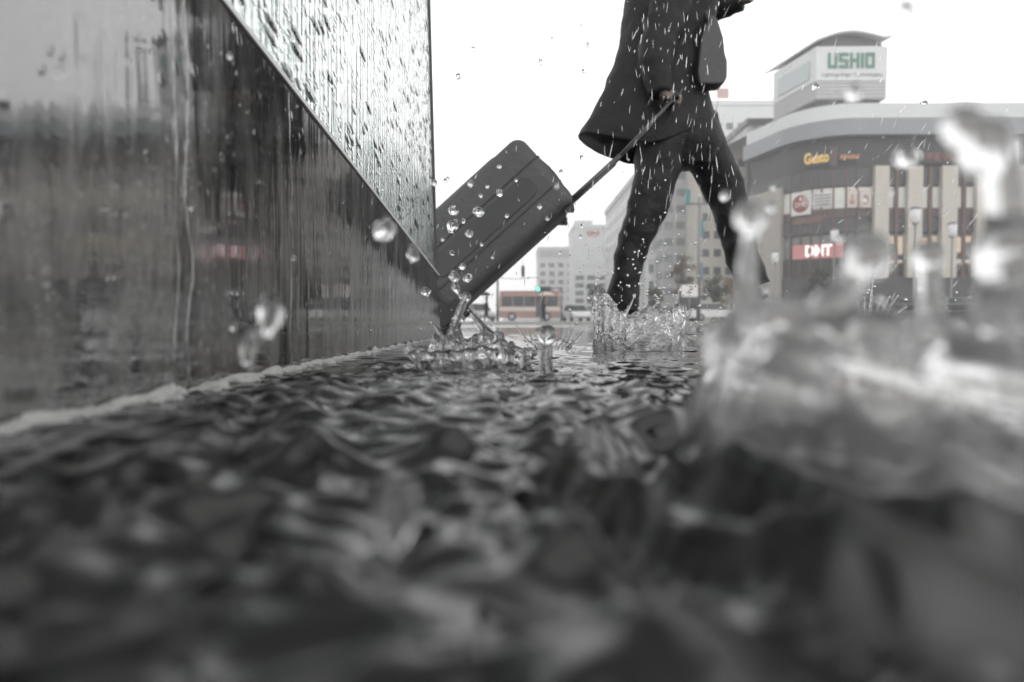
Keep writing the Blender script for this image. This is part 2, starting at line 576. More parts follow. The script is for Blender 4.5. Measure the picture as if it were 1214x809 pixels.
ez_end = edge_z(2.37)
wallpoly([(WALL_Y0, -0.05), (end_y(-0.05), -0.05), (end_y(ez_end), ez_end), (WALL_Y0, edge_z(WALL_Y0))], -T, 0.0).build('stone_panel', wall_mat(), wall)
gz = 1.5
wallpoly([(WALL_Y0, edge_z(WALL_Y0) + 0.004), (end_y(ez_end) - 0.001, ez_end + 0.004), (end_y(gz), gz), (WALL_Y0, gz)], -0.02, -0.008).build('glass_pane', glass_mat(), wall)
tr = wallpoly([(WALL_Y0, edge_z(WALL_Y0)), (end_y(ez_end), ez_end), (end_y(ez_end), ez_end + 0.006), (WALL_Y0, edge_z(WALL_Y0) + 0.006)], -0.03, 0.003)
tr.build('edge_trim', mat('pale_edge_trim', (0.75, 0.75, 0.75), 0.35, var=0.05), wall)

gy = end_y(ez_end) - 0.001
wallpoly([(gy - 0.012, ez_end + 0.006), (gy + 0.004, ez_end + 0.006), (end_y(gz) + 0.004, gz), (end_y(gz) - 0.012, gz)], -0.025, -0.003).build('end_strip', mat('dark_grey_seal', (0.1, 0.105, 0.105), 0.5), wall)
# rivulets on the wall
riv_defs = [(222, 'thick rivulet running down the dark wall below the top edge', 0.0042), (208, 'thin dark rivulet just left of the thick one on the wall', 0.0018),
            (345, 'slender rivulet on the wall nearer the splash', 0.0016)]
for px, lab, r in riv_defs:
    yy = F_PX * 0.28 / (615 - px)
    mbr = MB()
    pts, rad = [], []
    ztop = edge_z(yy) - 0.004
    n = 110
    for i in range(n + 1):
        z = -0.004 + (ztop - (-0.004)) * i / n
        wob = mnoise.noise(Vector((px * 0.13, z * 14, 0)))
        pts.append((WALL_X + 0.0002, yy + 0.012 * wob, z))
        rad.append(r * 0.62 * max(0.12, 0.55 + 1.5 * mnoise.noise(Vector((px, z * 16, 3))) + 0.7 * mnoise.noise(Vector((px, z * 60, 8)))) * (1.5 if i < 3 else 1))
    mbr.tube(pts, rad, 10)
    o = mbr.build('rivulet', M['drop'], None, True)
    tag(o, lab, 'water streak', 'rivulets on the dark wall')

# the white lip of water along the foot of the wall
lip = MB()
rings = []
n = 900
for i in range(n + 1):
    t = i / n
    yy = 0.2 + (2.42 - 0.2) * t ** 1.5
    nn = mnoise.noise(Vector((0, yy * 26, 0)))
    n2 = mnoise.noise(Vector((5, yy * 130, 0)))
    a = max(0.0012, 0.0058 + 0.010 * nn + 0.0035 * n2) * (1.0 if yy < 0.9 else max(0.45, 1 - 0.55 * (yy - 0.9)))
    hgt = max(0.0016, 0.006 + 0.0095 * mnoise.noise(Vector((9, yy * 22, 2))) + 0.0022 * n2) * (1.0 if yy < 0.9 else max(0.5, 1 - 0.4 * (yy - 0.9)))
    ring = []
    for j in range(14):
        an = PI * j / 13
        rr = 1 + 0.25 * mnoise.noise(Vector((math.cos(an) * 3, yy * 160, math.sin(an) * 3)))
        ring.append((WALL_X + 0.0015 + a * (1 - math.cos(an)) * rr, yy + 0.002 * math.sin(an * 3 + yy * 200), 0.0 + hgt * math.sin(an) * rr))
    ring.append((WALL_X + 0.0015 + 2 * a, yy, -0.012)); ring.append((WALL_X + 0.0015, yy, -0.012))
    rings.append(ring)
lip.loft(rings)
fm, nt, bs, out = new_mat('aerated_water')
bs.inputs['Base Color'].default_value = (0.82, 0.82, 0.81, 1)
bs.inputs['Transmission Weight'].default_value = 0.6
bs.inputs['IOR'].default_value = 1.333
bs.inputs['Roughness'].default_value = 0.12
fo = lip.build('foam', fm, None, True)
tag(fo, 'pale foaming lip of water along the foot of the dark wall', 'foam', kind='stuff')

# ------------------------------------------------------------------ splashes
def crown_mb(c, Rr, H, seed, thick=0.004, flare=0.1, nth=150, nv=16, rim=1.4, arc=None, ridges=26, hvar=0.35, lean=0.0, lump=0.0):
    mb = MB()
    c = Vector(c)
    prof = []
    rings = []
    for j in range(nth):
        th = 2 * PI * j / nth
        d = Vector((math.cos(th), math.sin(th), 0))
        hn = mnoise.noise(Vector((d.x * 2.0 + seed, d.y * 2.0, seed))) + 0.6 * mnoise.noise(Vector((d.x * 5.5 + seed, d.y * 5.5, 2 + seed)))
        h = H * (1 + hvar * hn)
        if arc is not None: h *= arc(th)
        h = max(h, 0.12 * H)
        ring = []
        def rm(v):
            rid = mnoise.noise(Vector((d.x * ridges * 0.25 + seed, d.y * ridges * 0.25, v * 1.2)))
            return Rr * (1 + flare * v * v + 0.05 * mnoise.noise(Vector((d.x * 1.7, d.y * 1.7, seed + v)))) + thick * 0.9 * rid + lump * mnoise.noise(Vector((d.x * 4.2, d.y * 4.2, v * 2.6 + seed)))
        def tk(v):
            return thick * (1.0 + 2.2 * math.exp(-v * 7) + (rim - 1) * math.exp(-((1 - v) * 6) ** 2)) * (0.8 + 0.5 * abs(mnoise.noise(Vector((d.x * ridges * 0.4, d.y * ridges * 0.4, v * 2 + 7)))))
        for k in range(nv + 1):
            v = k / nv
            ring.append(c + d * (rm(v) + tk(v) / 2) + Vector((lean * v * h, 0, -0.008 + (h + 0.008) * v)))
        t1 = tk(1.0)
        ring.append(c + d * (rm(1.0) + t1 * 0.25) + Vector((lean * h, 0, h + t1 * 0.4)))
        ring.append(c + d * (rm(1.0) - t1 * 0.25) + Vector((lean * h, 0, h + t1 * 0.4)))
        for k in range(nv, -1, -1):
            v = k / nv
            ring.append(c + d * (rm(v) - tk(v) / 2) + Vector((lean * v * h, 0, -0.008 + (h + 0.008) * v)))
        rings.append(ring)
    rings.append(rings[0])
    mb.loft(rings, False)
    return mb


def jet(mb, pts, radii, n=12, bead=None):
    """a thread of water through the given points, finer between"""
    P = [Vector(p) for p in pts]
    fine, fr = [], []
    for i in range(len(P) - 1):
        p0, p1, p2, p3 = P[max(i - 1, 0)], P[i], P[i + 1], P[min(i + 2, len(P) - 1)]
        for k in range(6):
            t = k / 6
            fine.append(0.5 * ((2 * p1) + (p2 - p0) * t + (2 * p0 - 5 * p1 + 4 * p2 - p3) * t * t + (3 * p1 - p0 - 3 * p2 + p3) * t ** 3))
            fr.append(radii[i] + (radii[i + 1] - radii[i]) * (3 * t * t - 2 * t ** 3))
    fine.append(P[-1]); fr.append(radii[-1])
    mb.tube(fine, fr, n)
    if bead: mb.ball(P[-1], bead, 14, 9, (1, 1, 1.1))


def finish_splash(mb, name, m, label, voxel, cat='splash', smooth=4):
    o = mb.build(name, m, None, True)
    bake(o, [('REMESH', dict(mode='VOXEL', voxel_size=voxel, adaptivity=0.0)), ('SMOOTH', dict(factor=0.5, iterations=smooth))])
    return tag(o, label, cat)


# (1) the splash in front of the suitcase
mb = crown_mb(P1, 0.068, 0.022, 3.1, 0.0085, 0.10, hvar=0.35, ridges=13, lump=0.009)
mb2 = crown_mb(P1 + Vector((-0.004, 0.0, 0)), 0.048, 0.034, 4.4, 0.0085, -0.15, hvar=0.35, ridges=11, lump=0.009)
mb.add(mb2.v, mb2.f)
Yp = P1.y


def q1(px, py, dy=0.0): return at(px, py, Yp + dy)


jet(mb, [q1(524, 428), q1(526, 412), q1(522, 396), q1(514, 384)], [0.009, 0.006, 0.0035, 0.0015])
jet(mb, [q1(532, 430), q1(534, 405), q1(541, 380), q1(549, 360), q1(553, 352)], [0.011, 0.0082, 0.0055, 0.005, 0.005], bead=0.0062)
jet(mb, [q1(606, 424), q1(597, 411), q1(580, 398), q1(569, 385), q1(559, 372)], [0.010, 0.0085, 0.008, 0.0055, 0.0028], bead=0.003)
jet(mb, [q1(578, 425), q1(577, 405), q1(574, 392)], [0.007, 0.006, 0.004])
jet(mb, [q1(545, 430), q1(546, 408), q1(544, 392)], [0.009, 0.006, 0.0035], bead=0.004)
jet(mb, [q1(551, 357), q1(544, 349), q1(540, 341), q1(539, 333)], [0.0035, 0.002, 0.0055, 0.003])
finish_splash(mb, 'water_splash', M['splash'], 'low water splash with crossing jets in front of the suitcase', 0.0011, smooth=9)

# (2) crown round the striding foot
def foot_arc(th):
    return 1.0 + 0.2 * math.cos(th - PI * 0.95) ** 3 + 0.18 * math.cos(2 * th)


mb = crown_mb(PF, 0.088, 0.088, 8.2, 0.0062, 0.0, nth=200, nv=22, arc=foot_arc, ridges=24, hvar=0.2, lump=0.010)
for k, (px0, py0, px1, py1, b) in enumerate([(712, 372, 708, 330, 0.003), (722, 368, 717, 346, 0.003), (740, 366, 752, 350, 0.0035), (798, 364, 806, 342, 0.003), (770, 372, 780, 358, 0.004)]):
    dy = 0.07 * math.sin(k * 2.4)
    a, b2 = at(px0, py0 + 8, PF.y + dy), at(px1, py1, PF.y + dy * 1.2)
    mid = a.lerp(b2, 0.55) + Vector((0.004 * math.sin(k), 0, 0.003))
    jet(mb, [a, mid, b2], [0.0055, 0.0022, 0.0012], bead=b)
finish_splash(mb, 'water_splash', M['foot'], 'tall clear water crown thrown up around the walker\'s foot', 0.0014)
mb = crown_mb(at(842, 408, 1.62), 0.06, 0.02, 12.2, 0.004, 0.15, hvar=0.6)
finish_splash(mb, 'water_splash', M['splash'], 'low ragged splash between the walker\'s foot and the big blurred splash', 0.0013)

# (3) thin crown right of the first splash
pt = at(655, 405, 1.5); pt.z = 0
mb = crown_mb(pt, 0.038, 0.014, 21.0, 0.003, 0.25, hvar=0.7)
for k, (px0, py0, px1, py1) in enumerate([(629, 408, 611, 384), (634, 408, 624, 388), (672, 408, 684, 382), (668, 408, 676, 386), (640, 410, 636, 394), (664, 410, 668, 398), (678, 409, 694, 390)]):
    a, b2 = at(px0, py0, 1.5), at(px1, py1, 1.5)
    jet(mb, [a, a.lerp(b2, 0.5) + Vector((0, 0, -0.003)), b2], [0.0034, 0.0022, 0.0011], bead=0.0015)
finish_splash(mb, 'water_splash', M['splash'], 'small spiky splash with thin needles right behind the standing jet', 0.001, smooth=2)

# (4) standing jet with a ball on top
Yj = PJ.y
mb = MB()
jet(mb, [at(648, 462, Yj), at(648, 446, Yj), at(647, 430, Yj), at(648, 416, Yj), at(649, 404, Yj)], [0.016, 0.0082, 0.0068, 0.006, 0.0045], 16)
mb.ball(at(649, 397, Yj), 0.0098, 20, 14, (1, 1, 1.05))
finish_splash(mb, 'water_jet', M['drop'], 'single upright water jet topped by a round ball, in focus on the rippled water', 0.0007, 'water jet')

# (5) the big blurred crown in the right foreground
def fore_arc(th): return 1.0 + 0.12 * math.cos(th - PI)


mb = crown_mb(PC, 0.084, 0.049, 33.0, 0.0072, -0.16, nth=180, nv=20, rim=2.4, arc=fore_arc, ridges=16, hvar=0.2, lump=0.006)


def q5(px, py, Y): return at(px, py, Y)


jet(mb, [q5(872, 425, 0.235), q5(884, 372, 0.235), q5(886, 320, 0.235), q5(889, 285, 0.235), q5(890, 258, 0.235)], [0.010, 0.0055, 0.0036, 0.003, 0.0036], bead=0.0060)
jet(mb, [q5(880, 385, 0.22), q5(920, 372, 0.215), q5(960, 378, 0.21), q5(990, 368, 0.21)], [0.0065, 0.0052, 0.0052, 0.0065], bead=0.0075)
jet(mb, [q5(975, 395, 0.21), q5(992, 362, 0.21), q5(1012, 330, 0.21), q5(1030, 304, 0.21)], [0.009, 0.0055, 0.0045, 0.006], bead=0.0072)
jet(mb, [q5(1104, 440, 0.25), q5(1103, 390, 0.25), q5(1102, 340, 0.25), q5(1100, 304, 0.25)], [0.010, 0.0058, 0.0042, 0.004], bead=0.0056)
jet(mb, [q5(1195, 460, 0.205), q5(1196, 380, 0.205), q5(1197, 330, 0.205), q5(1192, 300, 0.205)], [0.017, 0.0115, 0.0085, 0.0085], bead=0.0088)
jet(mb, [q5(1196, 300, 0.2), q5(1193, 250, 0.2), q5(1188, 205, 0.2), q5(1170, 175, 0.2)], [0.0075, 0.0056, 0.0056, 0.007], bead=0.008)
jet(mb, [q5(1170, 175, 0.2), q5(1150, 160, 0.2), q5(1140, 152, 0.2)], [0.007, 0.0062, 0.005], bead=0.0062)
jet(mb, [q5(1030, 440, 0.2), q5(1040, 405, 0.2), q5(1046, 398, 0.2)], [0.012, 0.009, 0.007], bead=0.008)
jet(mb, [q5(930, 470, 0.19), q5(945, 430, 0.19), q5(950, 405, 0.19)], [0.014, 0.010, 0.006], bead=0.006)
jet(mb, [q5(1150, 470, 0.19), q5(1160, 430, 0.19), q5(1165, 400, 0.19)], [0.016, 0.012, 0.008], bead=0.009)
finish_splash(mb, 'water_splash', M['crown'], 'big blurred water crown with bright beads in the right foreground', 0.0013)

# (6) spray right behind the big crown
mb = MB()
base = at(1030, 392, 1.3); base.z = 0
mb3 = crown_mb(base, 0.035, 0.02, 41.0, 0.003, 0.3, hvar=0.6)
mb.add(mb3.v, mb3.f)
for k in range(10):
    px1 = 985 + 10 * k
    py1 = 330 + 22 * abs(math.sin(k * 1.9)) + 12 * abs(k - 4.5) / 4.5
    a, b2 = at(1010 + 4 * k, 388, 1.3), at(px1, py1, 1.3)
    jet(mb, [a, a.lerp(b2, 0.55) + Vector((0, 0, 0.004)), b2], [0.004, 0.002, 0.001], bead=0.0016)
finish_splash(mb, 'water_splash', M['splash'], 'fan of thin water threads half hidden behind the big blurred crown', 0.001, smooth=2)


# ------------------------------------------------------------------ drops in the air
def drop(px, py, Y, rpx, label, group=None, sz=1.15, tilt=0.0, name='water_drop', seed=0):
    c = at(px, py, Y)
    r = rpx * Y / F_PX
    mb = MB()
    nu, nv = 18, 12
    rings = []
    s0 = px * 0.37 + py * 0.11
    for i in range(1, nv):
        a = PI * i / nv
        ring = []
        for j in range(nu):
            d = Vector((math.sin(a) * math.cos(2 * PI * j / nu), math.sin(a) * math.sin(2 * PI * j / nu), math.cos(a)))
            k = 1 + 0.36 * mnoise.noise(d * 1.5 + Vector((s0, 0, 0)))
            d.z *= sz
            ring.append(d * r * k)
        rings.append(ring)
    mb.loft(rings, True)
    o = mb.build(name, M['drop'], None, True)
    o.location = c
    o.rotation_euler = (0, tilt, 0)
    tag(o, label, 'water drop', group)
    return o


GD = 'drops thrown up before the suitcase'
big = [(538, 250, 7.5, 'round clear drop over the left edge of the suitcase'), (537, 268, 8, 'clear drop directly below another at the suitcase\'s left edge'),
       (567, 251, 8.5, 'pear shaped bright drop over the middle of the suitcase'), (556, 277, 5.5, 'round drop under the pear shaped one on the suitcase'),
       (592, 229, 4.5, 'bright drop high over the suitcase centre'), (592, 198, 3.8, 'bright drop nearest the top corner of the suitcase'),
       (515, 217, 4.5, 'flat bright drop at the glass pane\'s end edge'), (558, 218, 4.0, 'small drop on the upper edge of the suitcase'),
       (536, 300, 4.2, 'small flat drop on the lower left of the suitcase'), (548, 316, 5, 'clear drop just above the crossing jets'),
       (539, 328, 7, 'large clear drop topping the left crossing jet'), (554, 330, 7, 'slanted clear drop topping the right crossing jet'),
       (505, 346, 6.5, 'bright angular drop hanging before the foot of the dark wall'), (548, 378, 4, 'small bright drop between the crossing jets')]
for i, (px, py, r, lab) in enumerate(big):
    drop(px, py, 0.9 + 0.1 * math.sin(i * 1.7), r * 0.8, lab, GD, 1.0 + 0.25 * math.sin(i * 2.1), 0.5 * math.sin(i))
for i, (px, py, r) in enumerate([(570, 232, 2.2), (549, 262, 2.6), (525, 284, 2.0), (601, 256, 2.2), (612, 214, 1.8), (640, 245, 2.4), (528, 215, 2.6), (531, 212, 2.0), (649, 259, 2.2), (690, 268, 2.2), (688, 281, 2.0), (664, 300, 1.8), (571, 290, 2.0), (584, 305, 1.8)]):
    drop(px, py, 0.95 + 0.2 * math.sin(i * 2.3), r, 'tiny clear drop in the air around the suitcase', 'tiny drops around the suitcase', 1.2)
for (px, py, Y, r, lab, sz) in [(455, 272, 0.45, 13, 'soft pale blurred drop before the middle of the wall', 1.0), (490, 300, 0.55, 7, 'blurred drop between the wall and the suitcase', 1.5),
                                (320, 372, 0.30, 13, 'tall blurred drop falling before the dark wall', 2.2), (296, 410, 0.33, 9, 'lower of two blurred drops falling before the dark wall', 2.6),
                                (1075, 187, 0.33, 13, 'pale blurred drop over the top row of shop windows', 1.0), (1073, 14, 0.3, 9, 'faint blurred drop high in the sky', 1.3),
                                (1012, 112, 0.3, 8, 'faint blurred drop under the rooftop sign', 1.5), (470, 610, 0.16, 24, 'large soft drop rising from the dark foreground water', 1.9),
                                (967, 103, 1.0, 4.5, 'small sharp drop in the sky beside the rooftop sign', 0.8), (1096, 122, 1.0, 4, 'small sharp drop above the long white roof', 0.7)]:
    drop(px, py, Y, r, lab, None, sz, 0.1)

rs = random.Random(21)
for i in range(16):
    px, py = rs.uniform(850, 1205), rs.uniform(215, 400)
    drop(px, py, rs.uniform(0.22, 0.5), rs.uniform(2.0, 5.5), 'small soft drop scattered in the air above the big blurred crown', 'small drops above the big crown', rs.uniform(0.9, 1.7), rs.uniform(-0.5, 0.5))
for i in range(12):
    px, py = rs.uniform(530, 720), rs.uniform(20, 230)
    drop(px, py, rs.uniform(0.5, 1.6), rs.uniform(1.5, 2.8), 'tiny drop falling through the pale sky above the suitcase', 'tiny drops in the pale sky', rs.uniform(0.9, 1.7), rs.uniform(-0.5, 0.5))
for i in range(10):
    px, py = rs.uniform(30, 420), rs.uniform(60, 400)
    drop(px, py, F_PX * 0.28 / (615 - px) * rs.uniform(0.6, 0.9), rs.uniform(2.0, 4.5), 'small drop glinting in the air close to the dark wall', 'small drops along the dark wall', rs.uniform(0.9, 1.9), rs.uniform(-0.5, 0.5))
# rain and spray: nobody could count them
rng = random.Random(5)
mb = MB()
def streak(mb, p, ln, r, tx, n=5):
    ax = Vector((tx, 0.1 * math.sin(p.x * 50), 1)).normalized()
    mb.tube([p - ax * ln, p - ax * ln * 0.5, p, p + ax * ln * 0.5, p + ax * ln], [r * 0.25, r * 0.8, r, r * 0.8, r * 0.25], n)
for i in range(760):
    px, py = rng.uniform(640, 1214), rng.uniform(-20, 390)
    if rng.random() < 0.34: px, py = rng.gauss(805, 50), rng.uniform(-10, 330)
    Y = rng.uniform(0.9, 2.6)
    k = Y / F_PX
    streak(mb, at(px, py, Y), k * (1.2 + 8 * rng.random() ** 1.8) * (1 if rng.random() < 0.8 else 1.5), k * 0.2 * (1 + 2.4 * rng.random() ** 3), rng.gauss(0.6, 0.22) if px > 880 else rng.gauss(0.08, 0.16))
for i in range(150):
    px, py = rng.uniform(515, 720), rng.uniform(-20, 380)
    Y = rng.uniform(0.9, 2.2); k = Y / F_PX
    streak(mb, at(px, py, Y), k * rng.uniform(1.5, 5), k * rng.uniform(0.25, 0.6), rng.gauss(0.15, 0.3))
for i in range(160):
    px, py = rng.uniform(40, 500), rng.uniform(0, 400)
    Y = F_PX * 0.28 / (615 - px) * rng.uniform(0.7, 0.97); k = Y / F_PX
    streak(mb, at(px, py, Y), k * rng.uniform(2, 6), k * rng.uniform(0.3, 0.7), rng.gauss(0.15, 0.3))
tag(mb.build('rain', M['drop'], None, True, fix=False), 'fine slanting rain falling over the wet square', 'rain', kind='stuff')
mb = MB()
for i in range(260):
    px, py = rng.gauss(765, 42), 400 - abs(rng.gauss(0, 62))
    Y = rng.uniform(1.25, 1.6); k = Y / F_PX
    mb.ball(at(px, py, Y), k * rng.uniform(0.5, 1.6), 8, 6, (1, 1, rng.uniform(0.8, 1.5)))
for i in range(90):
    px, py = rng.uniform(700, 1210), 405 - abs(rng.gauss(0, 28))
    Y = rng.uniform(1.0, 1.7); k = Y / F_PX
    mb.ball(at(px, py, Y), k * rng.uniform(0.6, 1.8), 8, 6)
for i in range(60):
    px, py = rng.gauss(555, 40), 425 - abs(rng.gauss(0, 30))
    Y = rng.uniform(0.8, 0.95); k = Y / F_PX
    mb.ball(at(px, py, Y), k * rng.uniform(0.6, 1.8), 8, 6)
tag(mb.build('spray', M['drop'], None, True, fix=False), 'fine bright spray of droplets above the splashing puddle', 'spray', kind='stuff')


# ------------------------------------------------------------------ people
def skin_body(name, joints, edges, m, parent, sub=2, loc=Vector((0, 0, 0))):
    me = bpy.data.meshes.new(name)
    keys = list(joints)
    me.from_pydata([tuple(Vector(joints[k][0]) - loc) for k in keys], [(keys.index(a), keys.index(b)) for a, b in edges], [])
    me.materials.append(m)
    o = bpy.data.objects.new(name, me)
    COL.objects.link(o)
    sk = o.modifiers.new('skin', 'SKIN')
    for i, k in enumerate(keys):
        r = joints[k][1]
        sv = me.skin_vertices[0].data[i]
        sv.radius = (r, r) if not hasattr(r, '__len__') else r
        sv.use_root = (i == 0)
    sk.use_smooth_shade = True
    bake(o, [('SUBSURF', dict(levels=sub, render_levels=sub))]) if False else None
    sb = o.modifiers.new('sub', 'SUBSURF'); sb.levels = sub; sb.render_levels = sub
    dg = bpy.context.evaluated_depsgraph_get(); dg.update()
    m2 = bpy.data.meshes.new_from_object(o.evaluated_get(dg))
    o.modifiers.clear(); o.data = m2; m2.name = name
    if not len(m2.materials): m2.materials.append(m)
    m2.polygons.foreach_set('use_smooth', [True] * len(m2.polygons))
    if parent is not None: o.parent = parent
    return o


def cloth_loft(secs, n=40, wr=0.0, seed=0.0, fine=5, origin=Vector((0, 0, 0)), wf=9.0):
    """secs: (left point, right point, half depth, sag) silhouettes, interpolated smoothly"""
    S = []
    for i in range(len(secs) - 1):
        for k in range(fine):
            t = k / fine
            def cr(idx):
                a, b, c, d = secs[max(i - 1, 0)][idx], secs[i][idx], secs[i + 1][idx], secs[min(i + 2, len(secs) - 1)][idx]
                return 0.5 * ((2 * b) + (c - a) * t + (2 * a - 5 * b + 4 * c - d) * t * t + (3 * b - a - 3 * c + d) * t ** 3)
            S.append((cr(0), cr(1), cr(2), cr(3)))
    S.append(secs[-1])
    rings = []
    for (l, r, dp, sag) in S:
        c = (l + r) / 2
        hx = (r - l) / 2
        ring = []
        for j in range(n):
            a = 2 * PI * j / n
            p = c + hx * math.cos(a) + Vector((0, dp * math.sin(a), -sag * (1 - abs(math.cos(a)) ** 1.5)))
            if wr:
                d = (p - c).normalized()
                p = p + d * wr * (mnoise.noise(Vector((p.x * wf, p.y * wf, p.z * wf * 1.3 + seed))) + 0.5 * mnoise.noise(Vector((p.x * wf * 2.7, p.y * wf * 2.7, p.z * wf * 2 + seed))))
            ring.append(p - origin)
        rings.append(ring)
    return MB().loft(rings, True)


YP = 3.2
person_loc = at(770, 395, YP); person_loc.z = 0
person = thing('person', 'walker in a dark flared coat striding right and pulling a suitcase', 'person', person_loc)


def J(px, py, dy, r): return (at(px, py, YP + dy), r)


grip = at(797, 121, 2.93)
joints = {
    'pelvis': J(802, 140, 0, 0.085), 'waist': J(798, 95, 0, 0.095), 'chest': J(800, 35, 0, 0.11), 'collar': J(806, -12, 0, 0.075), 'neck': J(811, -32, 0, 0.05),
    'jaw': J(816, -55, 0, 0.066), 'skull': J(813, -78, 0, 0.085), 'top': J(812, -92, 0, 0.062),
    'hip_near': J(788, 172, -0.07, 0.06), 'knee_near': J(764, 262, -0.1, 0.05), 'ankle_near': J(741, 352, -0.1, 0.035), 'heel_near': J(736, 384, -0.1, 0.032), 'toe_near': J(780, 388, -0.1, 0.03),
    'hip_far': J(826, 166, 0.07, 0.055), 'knee_far': J(866, 245, 0.1, 0.05), 'ankle_far': J(889, 325, 0.1, 0.035), 'heel_far': J(892, 342, 0.1, 0.026), 'toe_far': J(902, 344, 0.16, 0.02),
    'shoulder_near': J(796, 0, -0.18, 0.055), 'elbow_near': J(776, 70, -0.25, 0.04), 'wrist_near': (grip + Vector((-0.05, 0.0, 0.03)), 0.026), 'palm_near': (grip + Vector((-0.012, 0, 0.022)), 0.03),
    'shoulder_far': J(812, -4, 0.18, 0.055), 'elbow_far': J(838, 12, 0.24, 0.042), 'wrist_far': J(872, 2, 0.16, 0.03), 'palm_far': J(886, -4, 0.14, 0.034),
}
edges = [('pelvis', 'waist'), ('waist', 'chest'), ('chest', 'collar'), ('collar', 'neck'), ('neck', 'jaw'), ('jaw', 'skull'), ('skull', 'top'),
         ('pelvis', 'hip_near'), ('hip_near', 'knee_near'), ('knee_near', 'ankle_near'), ('ankle_near', 'heel_near'), ('heel_near', 'toe_near'),
         ('pelvis', 'hip_far'), ('hip_far', 'knee_far'), ('knee_far', 'ankle_far'), ('ankle_far', 'heel_far'), ('heel_far', 'toe_far'),
         ('collar', 'shoulder_near'), ('shoulder_near', 'elbow_near'), ('elbow_near', 'wrist_near'), ('wrist_near', 'palm_near'),
         ('collar', 'shoulder_far'), ('shoulder_far', 'elbow_far'), ('elbow_far', 'wrist_far'), ('wrist_far', 'palm_far')]
hx = Vector((0.72, 0, 0.69))
for fi in range(4):      # fingers of the pulling hand curl over the grip bar (bar runs along y)
    yy = -0.033 + 0.022 * fi
    ln = [0.9, 1.0, 0.96, 0.8][fi]
    b = grip + Vector((0.004, yy, 0.026))
    joints['f%da' % fi] = (b, 0.009)
    joints['f%db' % fi] = (grip + Vector((0.03 * ln, yy, 0.016)), 0.0085)
    joints['f%dc' % fi] = (grip + Vector((0.026 * ln, yy, -0.016)), 0.008)
    joints['f%dd' % fi] = (grip + Vector((0.004, yy, -0.024 * ln)), 0.007)
    edges += [('palm_near', 'f%da' % fi), ('f%da' % fi, 'f%db' % fi), ('f%db' % fi, 'f%dc' % fi), ('f%dc' % fi, 'f%dd' % fi)]
joints['t0'] = (grip + Vector((-0.02, -0.04, 0.012)), 0.01)
joints['t1'] = (grip + Vector((-0.002, -0.05, -0.012)), 0.009)
joints['t2'] = (grip + Vector((0.018, -0.045, -0.02)), 0.008)
edges += [('wrist_near', 't0'), ('t0', 't1'), ('t1', 't2')]
pf = joints['palm_far'][0]
for fi in range(4):
    zz = -0.03 + 0.02 * fi
    joints['g%da' % fi] = (pf + Vector((0.012, -0.025, zz)), 0.0095)
    joints['g%db' % fi] = (pf + Vector((0.016, -0.055, zz)), 0.009)
    joints['g%dc' % fi] = (pf + Vector((-0.012, -0.058, zz)), 0.008)
    edges += [('palm_far', 'g%da' % fi), ('g%da' % fi, 'g%db' % fi), ('g%db' % fi, 'g%dc' % fi)]
joints['u0'] = (pf + Vector((-0.02, -0.03, 0.03)), 0.01)
joints['u1'] = (pf + Vector((-0.01, -0.055, 0.042)), 0.009)
edges += [('wrist_far', 'u0'), ('u0', 'u1')]
skin_body('body', joints, edges, M['skin'], person, 2, person_loc)
# hair
mb = MB().ball(at(812, -82, YP) - person_loc, 0.105, 20, 14, (0.95, 0.9, 1.0))
hairo = mb.build('hair', M['hair'], person, True)
hp = hairo.data
for v in hp.vertices:
    if v.co.x > (at(818, -70, YP) - person_loc).x and v.co.z < (at(818, -86, YP) - person_loc).z: v.co.x -= 0.05
# face marks: nose, ears as small children of the body mass
fc = at(816, -66, YP) - person_loc
MB().tube([fc + Vector((0.075, 0, 0.015)), fc + Vector((0.1, 0, -0.015)), fc + Vector((0.078, 0, -0.022))], [0.008, 0.014, 0.009], 8).build('nose', M['skin'], person, True)
for s in (-1, 1):
    MB().ball(fc + Vector((-0.01, 0.078 * s, 0.0)), 0.03, 10, 8, (0.6, 0.3, 1)).build('ear', M['skin'], person, True)
    MB().ball(fc + Vector((0.075, 0.03 * s, 0.02)), 0.011, 10, 8).build('eye', mat('eye_dark', (0.03, 0.02, 0.02), 0.1), person, True)
MB().tube([fc + Vector((0.066, -0.025, -0.045)), fc + Vector((0.078, 0, -0.046)), fc + Vector((0.066, 0.025, -0.045))], [0.004, 0.007, 0.004], 8).build('mouth', mat('lips', (0.4, 0.2, 0.18), 0.4), person, True)


def SL(pl, pr, dy, dp, sag=0.0): return (at(*pl, YP + dy), at(*pr, YP + dy), dp, sag)


coat = cloth_loft([SL((686, 160), (838, 146), 0, 0.2, 0.115), SL((697, 140), (838, 132), 0, 0.2, 0.085), SL((715, 107), (839, 108), 0, 0.19, 0.03), SL((727, 79), (842, 78), 0, 0.18, 0.0),
                   SL((734, 49), (844, 48), 0, 0.18), SL((739, 24), (846, 20), 0, 0.2), SL((742, 0), (847, 0), 0, 0.21), SL((756, -22), (842, -20), 0, 0.18), SL((790, -34), (828, -32), 0, 0.09)],
                  64, 0.013, 2.0, 6, person_loc, 9.5)
coat.build('coat', M['coat'], person, True)
sl = cloth_loft([], 8) if False else None


def sleeve(name, pts, radii):
    P = [Vector(p) - person_loc for p in pts]
    mb = MB()
    fine, fr = [], []
    for i in range(len(P) - 1):
        for k in range(8):
            t = k / 8
            fine.append(P[i].lerp(P[i + 1], t)); fr.append((radii[i] + (radii[i + 1] - radii[i]) * t) * (1 + 0.08 * math.sin(17 * (i + t)) + 0.05 * math.sin(29 * (i + t))))
    fine.append(P[-1]); fr.append(radii[-1])
    mb.tube(fine, fr, 20)
    return mb.build(name, M['coat'], person, True)


